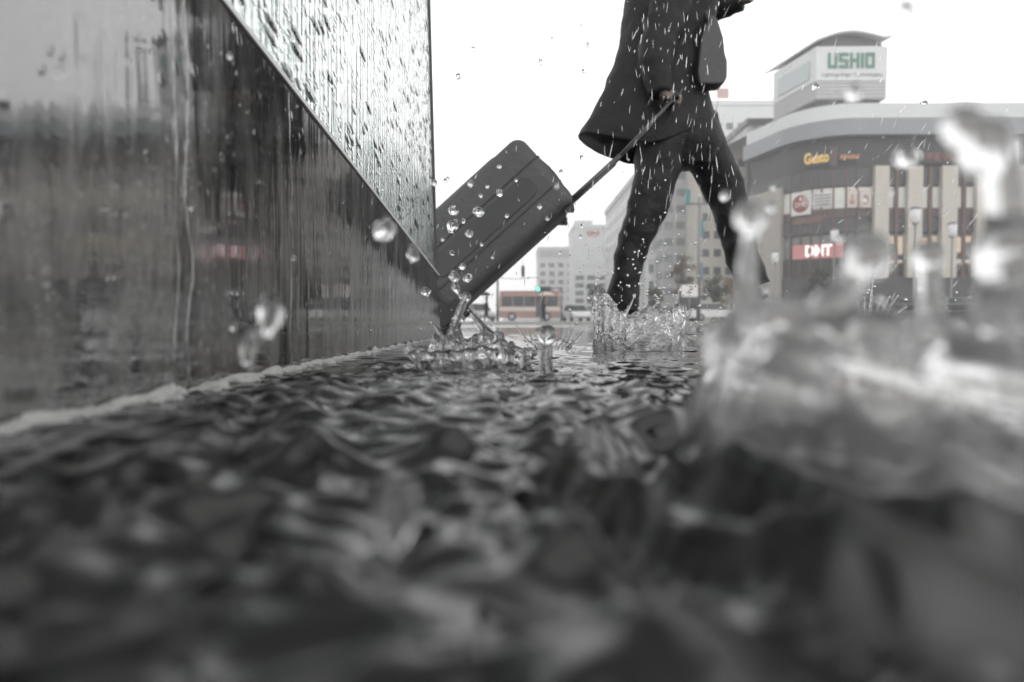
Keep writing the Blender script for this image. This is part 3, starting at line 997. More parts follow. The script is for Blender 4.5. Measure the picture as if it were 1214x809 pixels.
sleeve('sleeve', [joints['shoulder_near'][0], joints['elbow_near'][0], joints['wrist_near'][0]], [0.09, 0.075, 0.05])
sleeve('sleeve', [joints['shoulder_far'][0], joints['elbow_far'][0], at(880, 0, YP + 0.15)], [0.085, 0.07, 0.05])
trouser_near = cloth_loft([SL((757, 150), (826, 150), -0.06, 0.13), SL((754, 190), (810, 186), -0.08, 0.11), SL((751, 214), (803, 214), -0.09, 0.10), SL((745, 240), (793, 246), -0.1, 0.09),
                           SL((737, 268), (781, 272), -0.1, 0.085), SL((729, 298), (767, 302), -0.1, 0.075), SL((724, 325), (760, 328), -0.1, 0.07), SL((720, 352), (757, 356), -0.1, 0.07), SL((722, 366), (758, 370), -0.1, 0.07)],
                          36, 0.012, 5.0, 6, person_loc, 11.0)
trouser_far = cloth_loft([SL((775, 140), (848, 136), 0.05, 0.13), SL((806, 186), (864, 180), 0.08, 0.11), SL((824, 212), (876, 205), 0.09, 0.1), SL((838, 238), (884, 230), 0.1, 0.09),
                          SL((848, 264), (889, 256), 0.1, 0.085), SL((856, 290), (894, 282), 0.1, 0.075), SL((864, 315), (901, 305), 0.1, 0.07), SL((872, 338), (909, 327), 0.1, 0.07), SL((875, 345), (912, 334), 0.1, 0.07)],
                         36, 0.012, 8.0, 6, person_loc, 11.0)
trouser_near.add(trouser_far.v, trouser_far.f)
seat = cloth_loft([SL((766, 100), (836, 100), 0, 0.14), SL((758, 145), (846, 136), 0, 0.15), SL((762, 176), (856, 168), 0, 0.15), SL((784, 200), (842, 196), 0, 0.11)], 36, 0.008, 3.0, 6, person_loc, 9.0)
trouser_near.add(seat.v, seat.f)
trouser_near.build('trousers', M['trouser'], person, True)


def shoe(heel, toe, tilt=0.0):
    h, t = Vector(heel) - person_loc, Vector(toe) - person_loc
    ax = (t - h); ln = ax.length; ax.normalize()
    side = Vector((0, 0, 1)).cross(ax).normalized()
    up = ax.cross(side).normalized()
    rings = []
    for i in range(15):
        u = i / 14
        wdt = 0.046 * (0.75 + 0.35 * math.sin(PI * min(1, u * 1.1))) * (1.0 if u < 0.85 else math.sqrt(max(0.05, 1 - ((u - 0.85) / 0.16) ** 2)))
        hgt = (0.10 if u < 0.25 else 0.10 - 0.055 * min(1, (u - 0.25) / 0.4)) * (1 if u < 0.85 else math.sqrt(max(0.08, 1 - ((u - 0.85) / 0.16) ** 2)))
        if u < 0.08: wdt *= 0.75
        c = h + ax * ln * u
        rings.append([c + side * (math.cos(a) * wdt) + up * (max(0, math.sin(a)) * hgt + min(0, math.sin(a)) * 0.018) for a in [2 * PI * j / 18 for j in range(18)]])
    return MB().loft(rings).build('shoe', M['shoe'], person, True)


hn_ = at(728, 391, YP - 0.1); hn_.z = 0.02
shoe(hn_, hn_ + Vector((0.28, 0, 0.0)))
hf_ = at(886, 352, YP + 0.08)
shoe(hf_, hf_ + Vector((0.15, 0.22, 0.01)))

# shoulder bag hanging in front of the walker
bag_loc = at(848, 102, YP - 0.16)
bagt = thing('shoulder_bag', 'slim grey shoulder bag hanging at the walker\'s front', 'bag', bag_loc)
ol = [(-0.075, 0.0), (-0.085, 0.05), (-0.07, 0.2), (-0.03, 0.3), (0.0, 0.28), (0.026, 0.2), (0.034, 0.13), (0.044, 0.1), (0.044, 0.03), (0.032, 0.004), (0.01, -0.002)]
MB().prism(ol, (1, 0, 0), (0, 0, 1), (0, 1, 0), (0, -0.03, 0), 0.1).build('pouch', M['bag'], bagt, False, 0.008)
MB().tube([(-0.03, 0.02, 0.29), (-0.06, 0.05, 0.42), (-0.09, 0.12, 0.52)], 0.012, 8).build('strap', M['bag'], bagt, True)

# ------------------------------------------------------------------ suitcase
YS = 2.93
c0 = at(533, 380, YS)          # lower corner at the wheel
c1 = at(681, 246, YS)
Ld = (c1 - c0); SLEN = Ld.length; Ld.normalize()
Td = Vector((-Ld.z, 0, Ld.x))
TH = 0.355
suit = thing('suitcase', 'dark soft-sided wheeled suitcase tilted on its wheels behind the walker', 'suitcase', c0)
suit.rotation_mode = 'XYZ'
ang = math.atan2(Ld.z, Ld.x)
suit.rotation_euler = (0, -ang, 0)      # local x = long axis, local z = thickness
W2 = 0.21
mb = MB().box((0.02, -W2, 0.0), (SLEN, W2, TH))
me_o = mb.build('shell', M['case'], suit)
bm = bmesh.new(); bm.from_mesh(me_o.data)
bmesh.ops.bevel(bm, geom=list(bm.edges), offset=0.05, segments=6, affect='EDGES', profile=0.5)
bm.to_mesh(me_o.data); bm.free()
for p in me_o.data.polygons: p.use_smooth = True
def rrect(x0, x1, z0, z1, r, n=6):
    out = []
    for (cx, cz, a0) in [(x1 - r, z1 - r, 0), (x0 + r, z1 - r, 90), (x0 + r, z0 + r, 180), (x1 - r, z0 + r, 270)]:
        for k in range(n + 1):
            a = R(a0 + 90 * k / n)
            out.append((cx + r * math.cos(a), cz + r * math.sin(a)))
    return out


# zip band round the side face, sides' piping
for z0 in (0.105, 0.235):
    pts = [Vector((x, yv, z0)) for x, yv in rrect(0.017, SLEN + 0.003, -W2 - 0.003, W2 + 0.003, 0.05, 5)]
    MB().tube(pts + [pts[0]], 0.0024, 8, cap=False).build('zip_band', M['case_side'], suit, True)
MB().prism(rrect(0.1, SLEN - 0.09, 0.125, 0.215, 0.03), (1, 0, 0), (0, 0, 1), (0, -1, 0), (0, -W2 + 0.004, 0), 0.008).build('side_panel', M['case_side'], suit, False, 0.003)
MB().prism(rrect(0.1, SLEN - 0.12, -0.16, 0.16, 0.04), (1, 0, 0), (0, 1, 0), (0, 0, 1), (0, 0, TH - 0.006), 0.012).build('front_pocket', M['case'], suit, False, 0.006)
pts = [(SLEN - 0.004, 0, 0.10), (SLEN + 0.018, 0, 0.11), (SLEN + 0.024, 0, 0.16), (SLEN + 0.024, 0, 0.2), (SLEN + 0.018, 0, 0.25), (SLEN - 0.004, 0, 0.26)]
MB().tube(pts, 0.013, 10, 1.6).build('carry_handle', M['case_dark'], suit, True)
MB().prism([(0, 0), (0.05, 0), (0.035, -0.022), (0.03, -0.03)], (1, 0, 0), (0, 0, 1), (0, -1, 0), (SLEN - 0.075, -W2 + 0.05, 0.004), 0.06).build('corner_foot', M['case_dark'], suit, False, 0.002)
MB().prism([(0, 0), (0.05, 0), (0.035, -0.022), (0.03, -0.03)], (1, 0, 0), (0, 0, 1), (0, -1, 0), (SLEN - 0.075, W2, 0.004), 0.06).build('corner_foot', M['case_dark'], suit, False, 0.002)
# telescopic handle
gl = suit.matrix_basis.inverted() @ grip
for s in (-1, 1):
    MB().tube([(SLEN - 0.03, 0.075 * s, 0.028), (SLEN + 0.27, 0.075 * s, 0.028)], 0.010, 10).build('handle_tube', M['tube'], suit, True)
    MB().tube([(SLEN + 0.26, 0.075 * s, 0.028), (gl.x - 0.012, 0.075 * s, gl.z)], 0.006, 10).build('handle_tube', M['tube'], suit, True)
MB().tube([(gl.x, -0.095, gl.z), (gl.x + 0.004, -0.05, gl.z), (gl.x + 0.004, 0.05, gl.z), (gl.x, 0.095, gl.z)], [0.013, 0.015, 0.015, 0.013], 12).build('grip', M['case_dark'], suit, True)
inv = suit.matrix_basis.inverted()
for s in (-1, 1):
    wc = inv @ Vector((c0.x - 0.012, c0.y + 0.17 * s, 0.048))
    wh = MB().tube([wc + Vector((0, -0.018, 0)), wc + Vector((0, -0.014, 0)), wc + Vector((0, 0.014, 0)), wc + Vector((0, 0.018, 0))], [0.04, 0.048, 0.048, 0.04], 24).build('wheel', M['rubber'], suit, True)
    MB().tube([wc + Vector((0, -0.021, 0)), wc + Vector((0, 0.021, 0))], 0.024, 16).build('hub', M['grey_metal'], wh, True)
    MB().hexa([wc + Vector((-0.01, -0.03, -0.02)), wc + Vector((0.11, -0.03, -0.035)), wc + Vector((0.11, 0.03, -0.035)), wc + Vector((-0.01, 0.03, -0.02)),
               wc + Vector((-0.01, -0.03, 0.05)), wc + Vector((0.11, -0.03, 0.09)), wc + Vector((0.11, 0.03, 0.09)), wc + Vector((-0.01, 0.03, 0.05))]).build('wheel_housing', M['case_dark'], suit, False, 0.006)

# ------------------------------------------------------------------ the square: buildings
BM = {}
BM['pale'] = mat('pale_concrete', (0.6, 0.6, 0.59), 0.7, var=0.1, vscale=0.3, stretch=(1, 1, 0.3))
BM['white'] = mat('white_tiles', (0.66, 0.67, 0.67), 0.5, var=0.06, vscale=0.3)
BM['grey'] = mat('grey_panels', (0.36, 0.365, 0.37), 0.5, var=0.12, vscale=0.4)
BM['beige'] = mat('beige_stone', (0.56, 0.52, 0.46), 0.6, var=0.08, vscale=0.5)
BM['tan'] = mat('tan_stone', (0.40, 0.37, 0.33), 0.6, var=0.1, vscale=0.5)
BM['dark'] = mat('dark_cladding', (0.04, 0.041, 0.046), 0.4, var=0.2, vscale=0.8)
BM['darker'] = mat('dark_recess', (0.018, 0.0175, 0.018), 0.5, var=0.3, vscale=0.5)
BM['glass'] = mat('dark_window_glass', (0.06, 0.065, 0.07), 0.08, var=0.4, vscale=0.5)
BM['glass_mid'] = mat('grey_window_glass', (0.16, 0.17, 0.175), 0.12, var=0.3, vscale=0.5)
BM['shop'] = mat('pale_shop_glass', (0.5, 0.51, 0.48), 0.2, var=0.3, vscale=0.35)
for k_, v_ in (('Emission Color', (1, 0.95, 0.85, 1)), ('Emission Strength', 0.12)): BM['shop'].node_tree.nodes['Principled BSDF'].inputs[k_].default_value = v_   # lit shop interiors
BM['roofgrey'] = mat('bluish_grey_fascia', (0.26, 0.275, 0.29), 0.4, var=0.08, vscale=0.4)
BM['rust'] = mat('rust_brown_mullion', (0.12, 0.06, 0.045), 0.5, var=0.2)
BM['maroon'] = mat('maroon_band', (0.09, 0.05, 0.05), 0.45, var=0.3, vscale=0.7)


def building(name, label, x0, x1, y0, y1, h, wall_m, front=None, left=None, roofbox=None, gm=None, parapet=True):
    """front/left = (rows, cols, z0, z1, window w share, window h share)"""
    b = thing(name, label, 'building', ((x0 + x1) / 2, (y0 + y1) / 2, 0))
    cx, cy = (x0 + x1) / 2, (y0 + y1) / 2
    MB().box((x0 - cx, y0 - cy, -0.05), (x1 - cx, y1 - cy, h)).build('wall', wall_m, b)
    gm = gm or BM['glass']
    if front:
        r, c, z0, z1, ws, hs_ = front
        cw, chh = (x1 - x0) / c, (z1 - z0) / r
        base = None
        for i in range(r):
            for j in range(c):
                ctr = Vector((x0 - cx + cw * (j + 0.5), y0 - cy, z0 + chh * (i + 0.5)))
                if base is None:
                    base = MB().box((-cw * ws / 2, -0.06, -chh * hs_ / 2), (cw * ws / 2, 0.1, chh * hs_ / 2)).build('window', gm, b)
                    o = base
                else:
                    o = base.copy(); COL.objects.link(o); o.parent = b
                o.location = ctr
    if left:
        r, c, z0, z1, ws, hs_ = left
        cw, chh = (y1 - y0) / c, (z1 - z0) / r
        base = None
        for i in range(r):
            for j in range(c):
                ctr = Vector((x0 - cx, y0 - cy + cw * (j + 0.5), z0 + chh * (i + 0.5)))
                if base is None:
                    base = MB().box((-0.06, -cw * ws / 2, -chh * hs_ / 2), (0.1, cw * ws / 2, chh * hs_ / 2)).build('window', gm, b)
                    o = base
                else:
                    o = base.copy(); COL.objects.link(o); o.parent = b
                o.location = ctr
    if parapet:
        MB().box((x0 - cx - 0.3, y0 - cy - 0.3, h - 0.9), (x1 - cx + 0.3, y1 - cy + 0.3, h + 0.4)).build('parapet', wall_m, b)
    if roofbox:
        a, c2, hh = roofbox
        MB().box((x0 - cx + (x1 - x0) * a, -2, h + 0.3), (x0 - cx + (x1 - x0) * c2, 3, h + hh)).build('rooftop_plant', BM['pale'], b)
    return b


def bx(px, Y): return at(px, 380, Y).x
def bz(py, Y): return at(615, py, Y).z


# far street
b = building('office_building', 'faint grey office block with a banded top behind the bus', bx(638, 300), bx(681, 300), 300, 330, bz(294, 300), BM['pale'], (6, 4, 4, 26, 0.55, 0.5), (6, 3, 4, 26, 0.6, 0.5))
MB().box((-7.3, -15.25, 27.5), (7.3, -14.9, 31)).build('sign_band', BM['grey'], b)
b = building('office_building', 'hazy white office tower left of the walker\'s standing leg', bx(680, 250), bx(722, 250), 250, 275, bz(268, 250), BM['white'], (5, 3, 3, 17, 0.7, 0.6), None, (0.1, 0.6, 3.5))
MB().box((-5.5, -12.7, 20), (5.8, -12.4, 29.5)).build('blank_screen', BM['white'], b)
ro = MB()
for i, xx in enumerate((-1.6, -0.4, 0.8, 2.0)): ro.box((xx, -12.9, 31.0), (xx + 0.7, -12.65, 32.6))
ro.build('red_lettering', mat('red_sign_paint', (0.45, 0.06, 0.05), 0.5), b)
building('apartment_building', 'very faint far block between the suitcase and the grey office', bx(596, 420), bx(640, 420), 420, 440, bz(352, 420), BM['white'], (3, 5, 3, 13, 0.5, 0.4))
xs = 24.0
b = building('office_building', 'long pale street building with window rows seen at a slant behind the walker\'s standing leg', xs, xs + 18, 140, 190, 30.0, BM['pale'], None, (7, 9, 5, 28, 0.78, 0.5), gm=BM['glass_mid'])
MB().box((-9.4, -25, 4.0), (-9.05, 25, 4.7)).build('canopy', BM['grey'], b)
b = building('office_building', 'tall grey building seen between the walker\'s legs', bx(785, 130), bx(827, 130), 130, 139.5, 33, BM['grey'], (9, 3, 4, 32, 0.7, 0.45), (9, 3, 4, 32, 0.7, 0.45), gm=BM['glass_mid'])
b = building('office_building', 'beige block with a teal sign behind the walker\'s leading leg', bx(829, 120), bx(884, 120), 120, 136, 30, BM['beige'], (8, 4, 4, 29, 0.6, 0.42))
MB().box((-4.6, -8.6, 14.5), (-3.5, -8.3, 17.5)).build('teal_sign', mat('teal_sign_paint', (0.10, 0.26, 0.27), 0.5), b)
MB().box((-4.4, -8.6, 7), (-3.6, -8.3, 10)).build('blue_sign', mat('blue_sign_paint', (0.18, 0.28, 0.36), 0.5), b)
b = building('office_building', 'low white shop front block below the slanting street building', bx(752, 150) + 0.2, bx(788, 140), 136, 139.5, 13, BM['white'], (3, 3, 2, 12, 0.7, 0.5), gm=BM['glass_mid'])
# blocks left of the big store
b = building('office_building', 'hazy white block with a red roof sign behind the store\'s left side', bx(842, 190), bx(925, 190), 190, 215, bz(122, 190), BM['white'], (10, 6, 4, 56, 0.6, 0.35), None, None)
MB().box((-8.5, -12.9, bz(118, 190)), (-5.2, -12.6, bz(106, 190))).build('roof_sign', mat('pale_red_sign_face', (0.55, 0.33, 0.32), 0.5, var=0.3, vscale=0.6), b)
b = thing('office_building', 'grey pillared block directly left of the big store', 'building', (bx(905, 128), 136, 0))
cx = bx(905, 128)
MB().box((bx(884, 128) - cx, -8, -0.05), (bx(945, 128) - cx, 8, bz(150, 128))).build('wall', BM['pale'], b)
MB().box((bx(880, 128) - cx, -9.5, bz(150, 128)), (bx(948, 128) - cx, 8.2, bz(144, 128))).build('roof', BM['dark'], b)
for px in (886, 896, 908, 922):
    MB().box((bx(px, 128) - cx, -8.4, 0), (bx(px, 128) - cx + 0.6, -8, bz(150, 128))).build('pillar', BM['pale'], b)
for k in range(7):
    z0 = 4 + k * 4.6
    MB().box((bx(887, 128) - cx, -8.06, z0), (bx(944, 128) - cx, -7.9, z0 + (3.6 if k == 6 else 2.0))).build('window', BM['glass'] if k > 4 else BM['glass_mid'], b)

# ---------------- the big corner store
ACPX = 1014
AR = 8.0
AC = Vector((bx(ACPX, 95), 95 + AR, 0))
TMAX = R(76)


def arcp(th, off=0.0):
    n = Vector((-math.sin(th), -math.cos(th), 0))
    return AC + n * (AR + off), n


def plan(off, n=22, left=9, right=85.0):
    pts = []
    p, nn = arcp(TMAX, off)
    tdir = Vector((-math.cos(TMAX), math.sin(TMAX), 0))
    pts.append(p + tdir * left)
    for i in range(n + 1):
        pts.append(arcp(TMAX * (1 - i / n), off)[0])
    pts.append(Vector((right, 95 - off, 0)))
    return pts


def arc_at(px, off=0.0):
    lo, hi = 0.0, TMAX
    for _ in range(40):
        mid = (lo + hi) / 2
        if proj(arcp(mid, off)[0])[0] > px: lo = mid
        else: hi = mid
    return lo


store = thing('department_store', 'large corner store with beige pillars, glazed rounded corner and white roof fascia', 'building', (0, 0, 0))
SZ = lambda py: bz(py, 95)


def band(name, z0, z1, off, m, depth=0.5, seg=None, parent=store):
    outer = plan(off)
    inner = plan(off - depth)
    if seg: outer, inner = outer[seg[0]:seg[1]], inner[seg[0]:seg[1]]
    rings = [[(a.x, a.y, z0), (a.x, a.y, z1), (b2.x, b2.y, z1), (b2.x, b2.y, z0)] for a, b2 in zip(outer, inner)]
    return MB().loft(rings).build(name, m, parent)


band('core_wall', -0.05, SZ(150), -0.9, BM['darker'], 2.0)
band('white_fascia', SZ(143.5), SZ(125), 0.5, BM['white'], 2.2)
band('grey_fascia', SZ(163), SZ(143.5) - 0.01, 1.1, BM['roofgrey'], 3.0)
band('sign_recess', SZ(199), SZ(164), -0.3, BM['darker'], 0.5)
band('upper_spandrel', SZ(221), SZ(200), 0.05, BM['dark'], 0.6)
band('upper_glazing', SZ(247), SZ(222.5), -0.15, BM['shop'], 0.3)
band('maroon_band', SZ(258), SZ(248), -0.02, BM['maroon'], 0.4)
band('lower_spandrel', SZ(276), SZ(259), 0.05, BM['dark'], 0.6)
band('lower_glazing', SZ(304), SZ(278), -0.15, BM['glass_mid'], 0.3)
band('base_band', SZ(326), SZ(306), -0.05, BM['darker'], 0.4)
band('plinth', -0.05, SZ(327.5), 0.1, BM['dark'], 0.6)
rp = plan(0.4)
MB().add([(p.x, p.y, SZ(127)) for p in rp] + [(85, 140, SZ(127)), (30, 140, SZ(127))], [tuple(range(len(rp) + 2))]).build('roof', BM['grey'], store, fix=False)
# tan flank wall at the far left of the corner
o1, o2 = plan(0.5)[0], plan(0.5)[1]
i1, i2 = plan(-0.4)[0], plan(-0.4)[1]
MB().loft([[(o1.x, o1.y, -0.05), (o1.x, o1.y, SZ(213)), (i1.x, i1.y, SZ(213)), (i1.x, i1.y, -0.05)], [(o2.x, o2.y, -0.05), (o2.x, o2.y, SZ(213)), (i2.x, i2.y, SZ(213)), (i2.x, i2.y, -0.05)]]).build('flank_wall', BM['tan'], store)
for px0, px1 in ((1033, 1049.5), (1072, 1089), (1112, 1130), (1153, 1168), (1194, 1210), (1234, 1251)):
    x0, x1 = at(px0, 300, 95).x, at(px1, 300, 95).x
    MB().box((x0, 94.2, SZ(330)), (x1, 95.4, SZ(199))).build('pillar', BM['beige'], store)
for px in (936, 948, 960, 972, 986, 1001, 1017):
    th = arc_at(px)
    p, nn = arcp(th, 0.15)
    t = Vector((math.cos(th), -math.sin(th), 0)) * 0.09
    d = nn * 0.4
    MB().hexa([p - t + Vector((0, 0, SZ(330))), p + t + Vector((0, 0, SZ(330))), p + t - d + Vector((0, 0, SZ(330))), p - t - d + Vector((0, 0, SZ(330))),
               p - t + Vector((0, 0, SZ(200))), p + t + Vector((0, 0, SZ(200))), p + t - d + Vector((0, 0, SZ(200))), p - t - d + Vector((0, 0, SZ(200)))]).build('mullion', BM['rust'], store)
warm = emit_mat('warm_lit_shop_window', (0.85, 0.68, 0.5), 0.35)
for px0, px1, p0, p1 in ((1052, 1059, 281, 290), (1064, 1070, 281, 302), (1092, 1099, 283, 301), (1104, 1110, 281, 289), (1133, 1139, 282, 300), (1143, 1151, 281, 288), (1052, 1070, 309, 312), (1092, 1110, 308, 311), (1133, 1151, 309, 312)):
    MB().box((at(px0, 300, 95).x, 94.98, SZ(p1)), (at(px1, 300, 95).x, 95.3, SZ(p0))).build('lit_window', warm, store)
for px in (1061, 1101, 1141, 1181, 1222):
    x0 = at(px, 300, 95).x
    MB().box((x0 - 0.22, 94.75, SZ(330)), (x0 + 0.22, 95.2, SZ(199))).build('mullion', BM['rust'], store)
MB().tube([at(1204, 330, 94), at(1204, 168, 94)], 0.25, 10).build('downpipe', M['white_paint'], store, True)


def arc_panel(px0, px1, py0, py1, off, m, name, label, cat='sign', thick=0.15):
    a = arcp(arc_at(px0, off), off)[0] if px0 < ACPX else Vector((at(px0, 300, 95 - off).x, 95 - off, 0))
    b2 = arcp(arc_at(px1, off), off)[0] if px1 < ACPX else Vector((at(px1, 300, 95 - off).x, 95 - off, 0))
    Yc = (a.y + b2.y) / 2
    z0, z1 = bz(py1, Yc), bz(py0, Yc)
    t = (b2 - a).normalized()
    n = Vector((t.y, -t.x, 0))
    root = thing(name, label, cat, ((a + b2) / 2) + Vector((0, 0, z0)))
    root.rotation_euler = (0, 0, math.atan2(t.y, t.x))
    wd = (b2 - a).length
    MB().box((-wd / 2, -thick, 0), (wd / 2, 0, z1 - z0)).build('board', m, root)
    return root, wd, z1 - z0, thick


def text(body, size, m, parent, loc, name='lettering', extrude=0.03, bold=0.0, fit=None):
    cu = bpy.data.curves.new(name, 'FONT')
    cu.body = body
    cu.size = size
    cu.align_x = 'CENTER'; cu.align_y = 'CENTER'
    cu.extrude = extrude
    cu.offset = bold
    o = bpy.data.objects.new(name, cu)
    COL.objects.link(o)
    dg = bpy.context.evaluated_depsgraph_get(); dg.update()
    me = bpy.data.meshes.new_from_object(o.evaluated_get(dg))
    bpy.data.objects.remove(o)
    if fit:
        xs_ = [v.co.x for v in me.vertices]
        k = fit / (max(xs_) - min(xs_))
        for v in me.vertices: v.co.x *= k
    me.materials.clear(); me.materials.append(m)
    o = bpy.data.objects.new(name, me)
    COL.objects.link(o)
    o.parent = parent
    o.rotation_euler = (PI / 2, 0, 0)
    o.location = loc
    return o


white_board = mat('white_sign_board', (0.75, 0.74, 0.72), 0.5, var=0.04)
red_paint = mat('dark_red_sign_paint', (0.26, 0.05, 0.045), 0.5, var=0.1)
sg, wd, hh, tk = arc_panel(937, 960, 229, 256, 0.45, white_board, 'round_logo_sign', 'white square sign with a dark red round emblem on the store corner')
MB().tube([(0, -tk - 0.06, hh / 2), (0, -tk + 0.02, hh / 2)], min(wd, hh) * 0.43, 32).build('emblem', red_paint, sg)
text('DHC', hh * 0.3, white_board, sg, (0, -tk - 0.09, hh * 0.45), fit=wd * 0.55)
MB().ball((0, -tk - 0.08, hh * 0.7), hh * 0.06, 10, 8).build('emblem_dot', white_board, sg, True)
lit_red = emit_mat('lit_red_sign', (0.5, 0.2, 0.19), 0.5)
lit_white = emit_mat('lit_white_letters', (1, 0.9, 0.88), 1.1)
sg, wd, hh, tk = arc_panel(939, 999, 290, 307, 0.5, lit_red, 'lit_shop_sign', 'glowing red sign with white letters low on the store corner')
text('DMT', hh * 1.05, lit_white, sg, (0.1, -tk - 0.05, hh * 0.5), fit=wd * 0.52, bold=0.06)
yel = emit_mat('yellow_letters', (0.85, 0.55, 0.14), 0.55)
sg, wd, hh, tk = arc_panel(948, 984, 180, 198, 0.25, BM['darker'], 'restaurant_sign', 'dark sign with yellow script letters under the store roof')
text('Gusto', hh * 0.95, yel, sg, (0, -tk - 0.05, hh * 0.5), fit=wd * 0.8, bold=0.05)
sg, wd, hh, tk = arc_panel(982, 990, 176, 198, 0.3, BM['maroon'], 'emblem_sign', 'narrow maroon sign between the yellow and the orange letters')
org = emit_mat('orange_letters', (0.6, 0.26, 0.1), 0.35)
sg, wd, hh, tk = arc_panel(992, 1018, 183, 192, 0.25, BM['darker'], 'restaurant_sign', 'dark sign with a small orange strip right of the yellow letters')
text('RESTAURANT', hh * 0.7, org, sg, (0, -tk - 0.05, hh * 0.5), fit=wd * 0.92, bold=0.03)
sg, wd, hh, tk = arc_panel(1090, 1150, 180, 195, 0.25, BM['darker'], 'store_sign', 'long dark sign with dim red characters over the beige pillars')
ch = MB()
for i in range(6):
    x0 = -wd * 0.42 + i * wd * 0.145
    s = hh * 0.62
    ch.box((x0, -tk - 0.08, hh * 0.5 + s * 0.3), (x0 + s, -tk, hh * 0.5 + s * 0.45)).box((x0, -tk - 0.08, hh * 0.5 - s * 0.08), (x0 + s, -tk, hh * 0.5 + s * 0.08))
    ch.box((x0 + s * 0.42, -tk - 0.09, hh * 0.5 - s * 0.5), (x0 + s * 0.58, -tk + 0.01, hh * 0.5 + s * 0.5))
    if i % 2: ch.box((x0, -tk - 0.08, hh * 0.5 - s * 0.5), (x0 + s, -tk, hh * 0.5 - s * 0.36))
ch.build('characters', mat('dim_red_letters', (0.25, 0.08, 0.05), 0.5), sg)
pbase = mat('poster_face', (0.6, 0.52, 0.48), 0.5, var=0.35, vscale=1.2)
pink = mat('poster_figures', (0.45, 0.26, 0.2), 0.5, var=0.5, vscale=2)
for (a, b2, lab) in ((1002, 1015, 'left one of the two pale posters in the store\'s corner glazing'), (1018, 1031, 'right one of the two pale posters, next to the first beige pillar')):
    sg, wd, hh, tk = arc_panel(a, b2, 226, 247, 0.25, pbase, 'poster', lab, 'poster')
    MB().ball((0, -tk, hh * 0.35), wd * 0.3, 12, 8, (1, 0.15, 1)).ball((0, -tk, hh * 0.65), wd * 0.17, 12, 8, (1, 0.15, 1)).build('figure', pink, sg, True)
sg, wd, hh, tk = arc_panel(939, 974, 258.5, 266, 0.35, mat('brown_board', (0.16, 0.09, 0.07), 0.5, var=0.3, vscale=2), 'shop_sign', 'long brown board under the round emblem sign')
sg, wd, hh, tk = arc_panel(962, 984, 230, 246, 0.25, white_board, 'shop_sign', 'pale board with dark stripes beside the round emblem sign')
st_ = MB()
for k in range(4): st_.box((-wd * 0.45, -tk - 0.03, hh * (0.1 + 0.23 * k)), (wd * 0.45, -tk + 0.01, hh * (0.1 + 0.23 * k) + hh * 0.1))
st_.build('stripes', BM['dark'], sg)

# ---------------- rooftop tower with the lettered sign
A_ = Vector((at(968, 100, 105).x, 105, 0)); B_ = Vector((at(1050, 100, 105).x, 105, 0))
Lp = Vector((at(918, 100, 116).x, 116, 0))
Dv = Lp - A_
tower = thing('rooftop_sign_tower', 'white sign tower with a wavy roof and green letters on the store roof', 'sign tower', (A_.x, A_.y, bz(130, 105)))
z0t = bz(130, 105)
tz = lambda py: bz(py, 105) - z0t


def tprism(zl, zh, grow, m, name):
    a = Vector((-grow, -grow, 0)); b2 = Vector(((B_ - A_).x + grow, -grow, 0)); c = Vector(((B_ - A_).x + grow, 14, 0)); d = Dv + Vector((-grow, 0, 0))
    return MB().loft([[p + Vector((0, 0, zl)) for p in (a, b2, c, d)], [p + Vector((0, 0, zh)) for p in (a, b2, c, d)]]).build(name, m, tower)


tprism(-4.0, tz(119), -0.6, BM['dark'], 'base')
tprism(tz(119), tz(98), 0.0, BM['pale'], 'louvre_band')
for k in range(5):
    zz = tz(118) + (tz(99) - tz(118)) * k / 4.6
    tprism(zz, zz + 0.22, 0.12, BM['grey'], 'louvre')
tprism(tz(97.5), tz(57), 0.15, BM['white'], 'sign_face')
# wavy roof over the tower
wdt = (B_ - A_).x
rings = []
for i in range(25):
    t = i / 24
    x = -0.4 + (wdt + 0.8) * t
    zz = tz(53) + 1.25 * math.sin(PI * min(1, t * 1.12)) + 0.55 * (t ** 3)
    rings.append([(x, -1.0, zz), (x, -1.0, zz + 0.28), (x + Dv.x - 0.5, 13, zz + 0.28), (x + Dv.x - 0.5, 13, zz)])
MB().loft(rings).build('wavy_roof', BM['pale'], tower)
rings = []
for i in range(25):
    t = i / 24
    x = 0.6 + (wdt - 1.2) * t
    zz = tz(53) + 1.2 * math.sin(PI * min(1, (0.08 + t * 0.85) * 1.12)) - 0.05
    rings.append([(x, 0.1, tz(57) + 0.01), (x, 0.1, zz), (x + Dv.x * 0.8, 9, zz), (x + Dv.x * 0.8, 9, tz(57) + 0.01)])
MB().loft(rings).build('roof_gable', BM['dark'], tower)
# blue-green panel on the slanting side
n_side = Vector((Dv.y, -Dv.x, 0)).normalized() * -1
pa, pb = Dv * 0.12, Dv * 0.86
MB().hexa([pa + n_side * 0.2 + Vector((0, 0, tz(92))), pb + n_side * 0.2 + Vector((0, 0, tz(92))), pb + n_side * 0.35 + Vector((0, 0, tz(92))), pa + n_side * 0.35 + Vector((0, 0, tz(92))),
           pa + n_side * 0.2 + Vector((0, 0, tz(70))), pb + n_side * 0.2 + Vector((0, 0, tz(70))), pb + n_side * 0.35 + Vector((0, 0, tz(70))), pa + n_side * 0.35 + Vector((0, 0, tz(70)))]).build('side_screen', mat('grey_green_panel', (0.42, 0.48, 0.47), 0.3, var=0.15), tower)
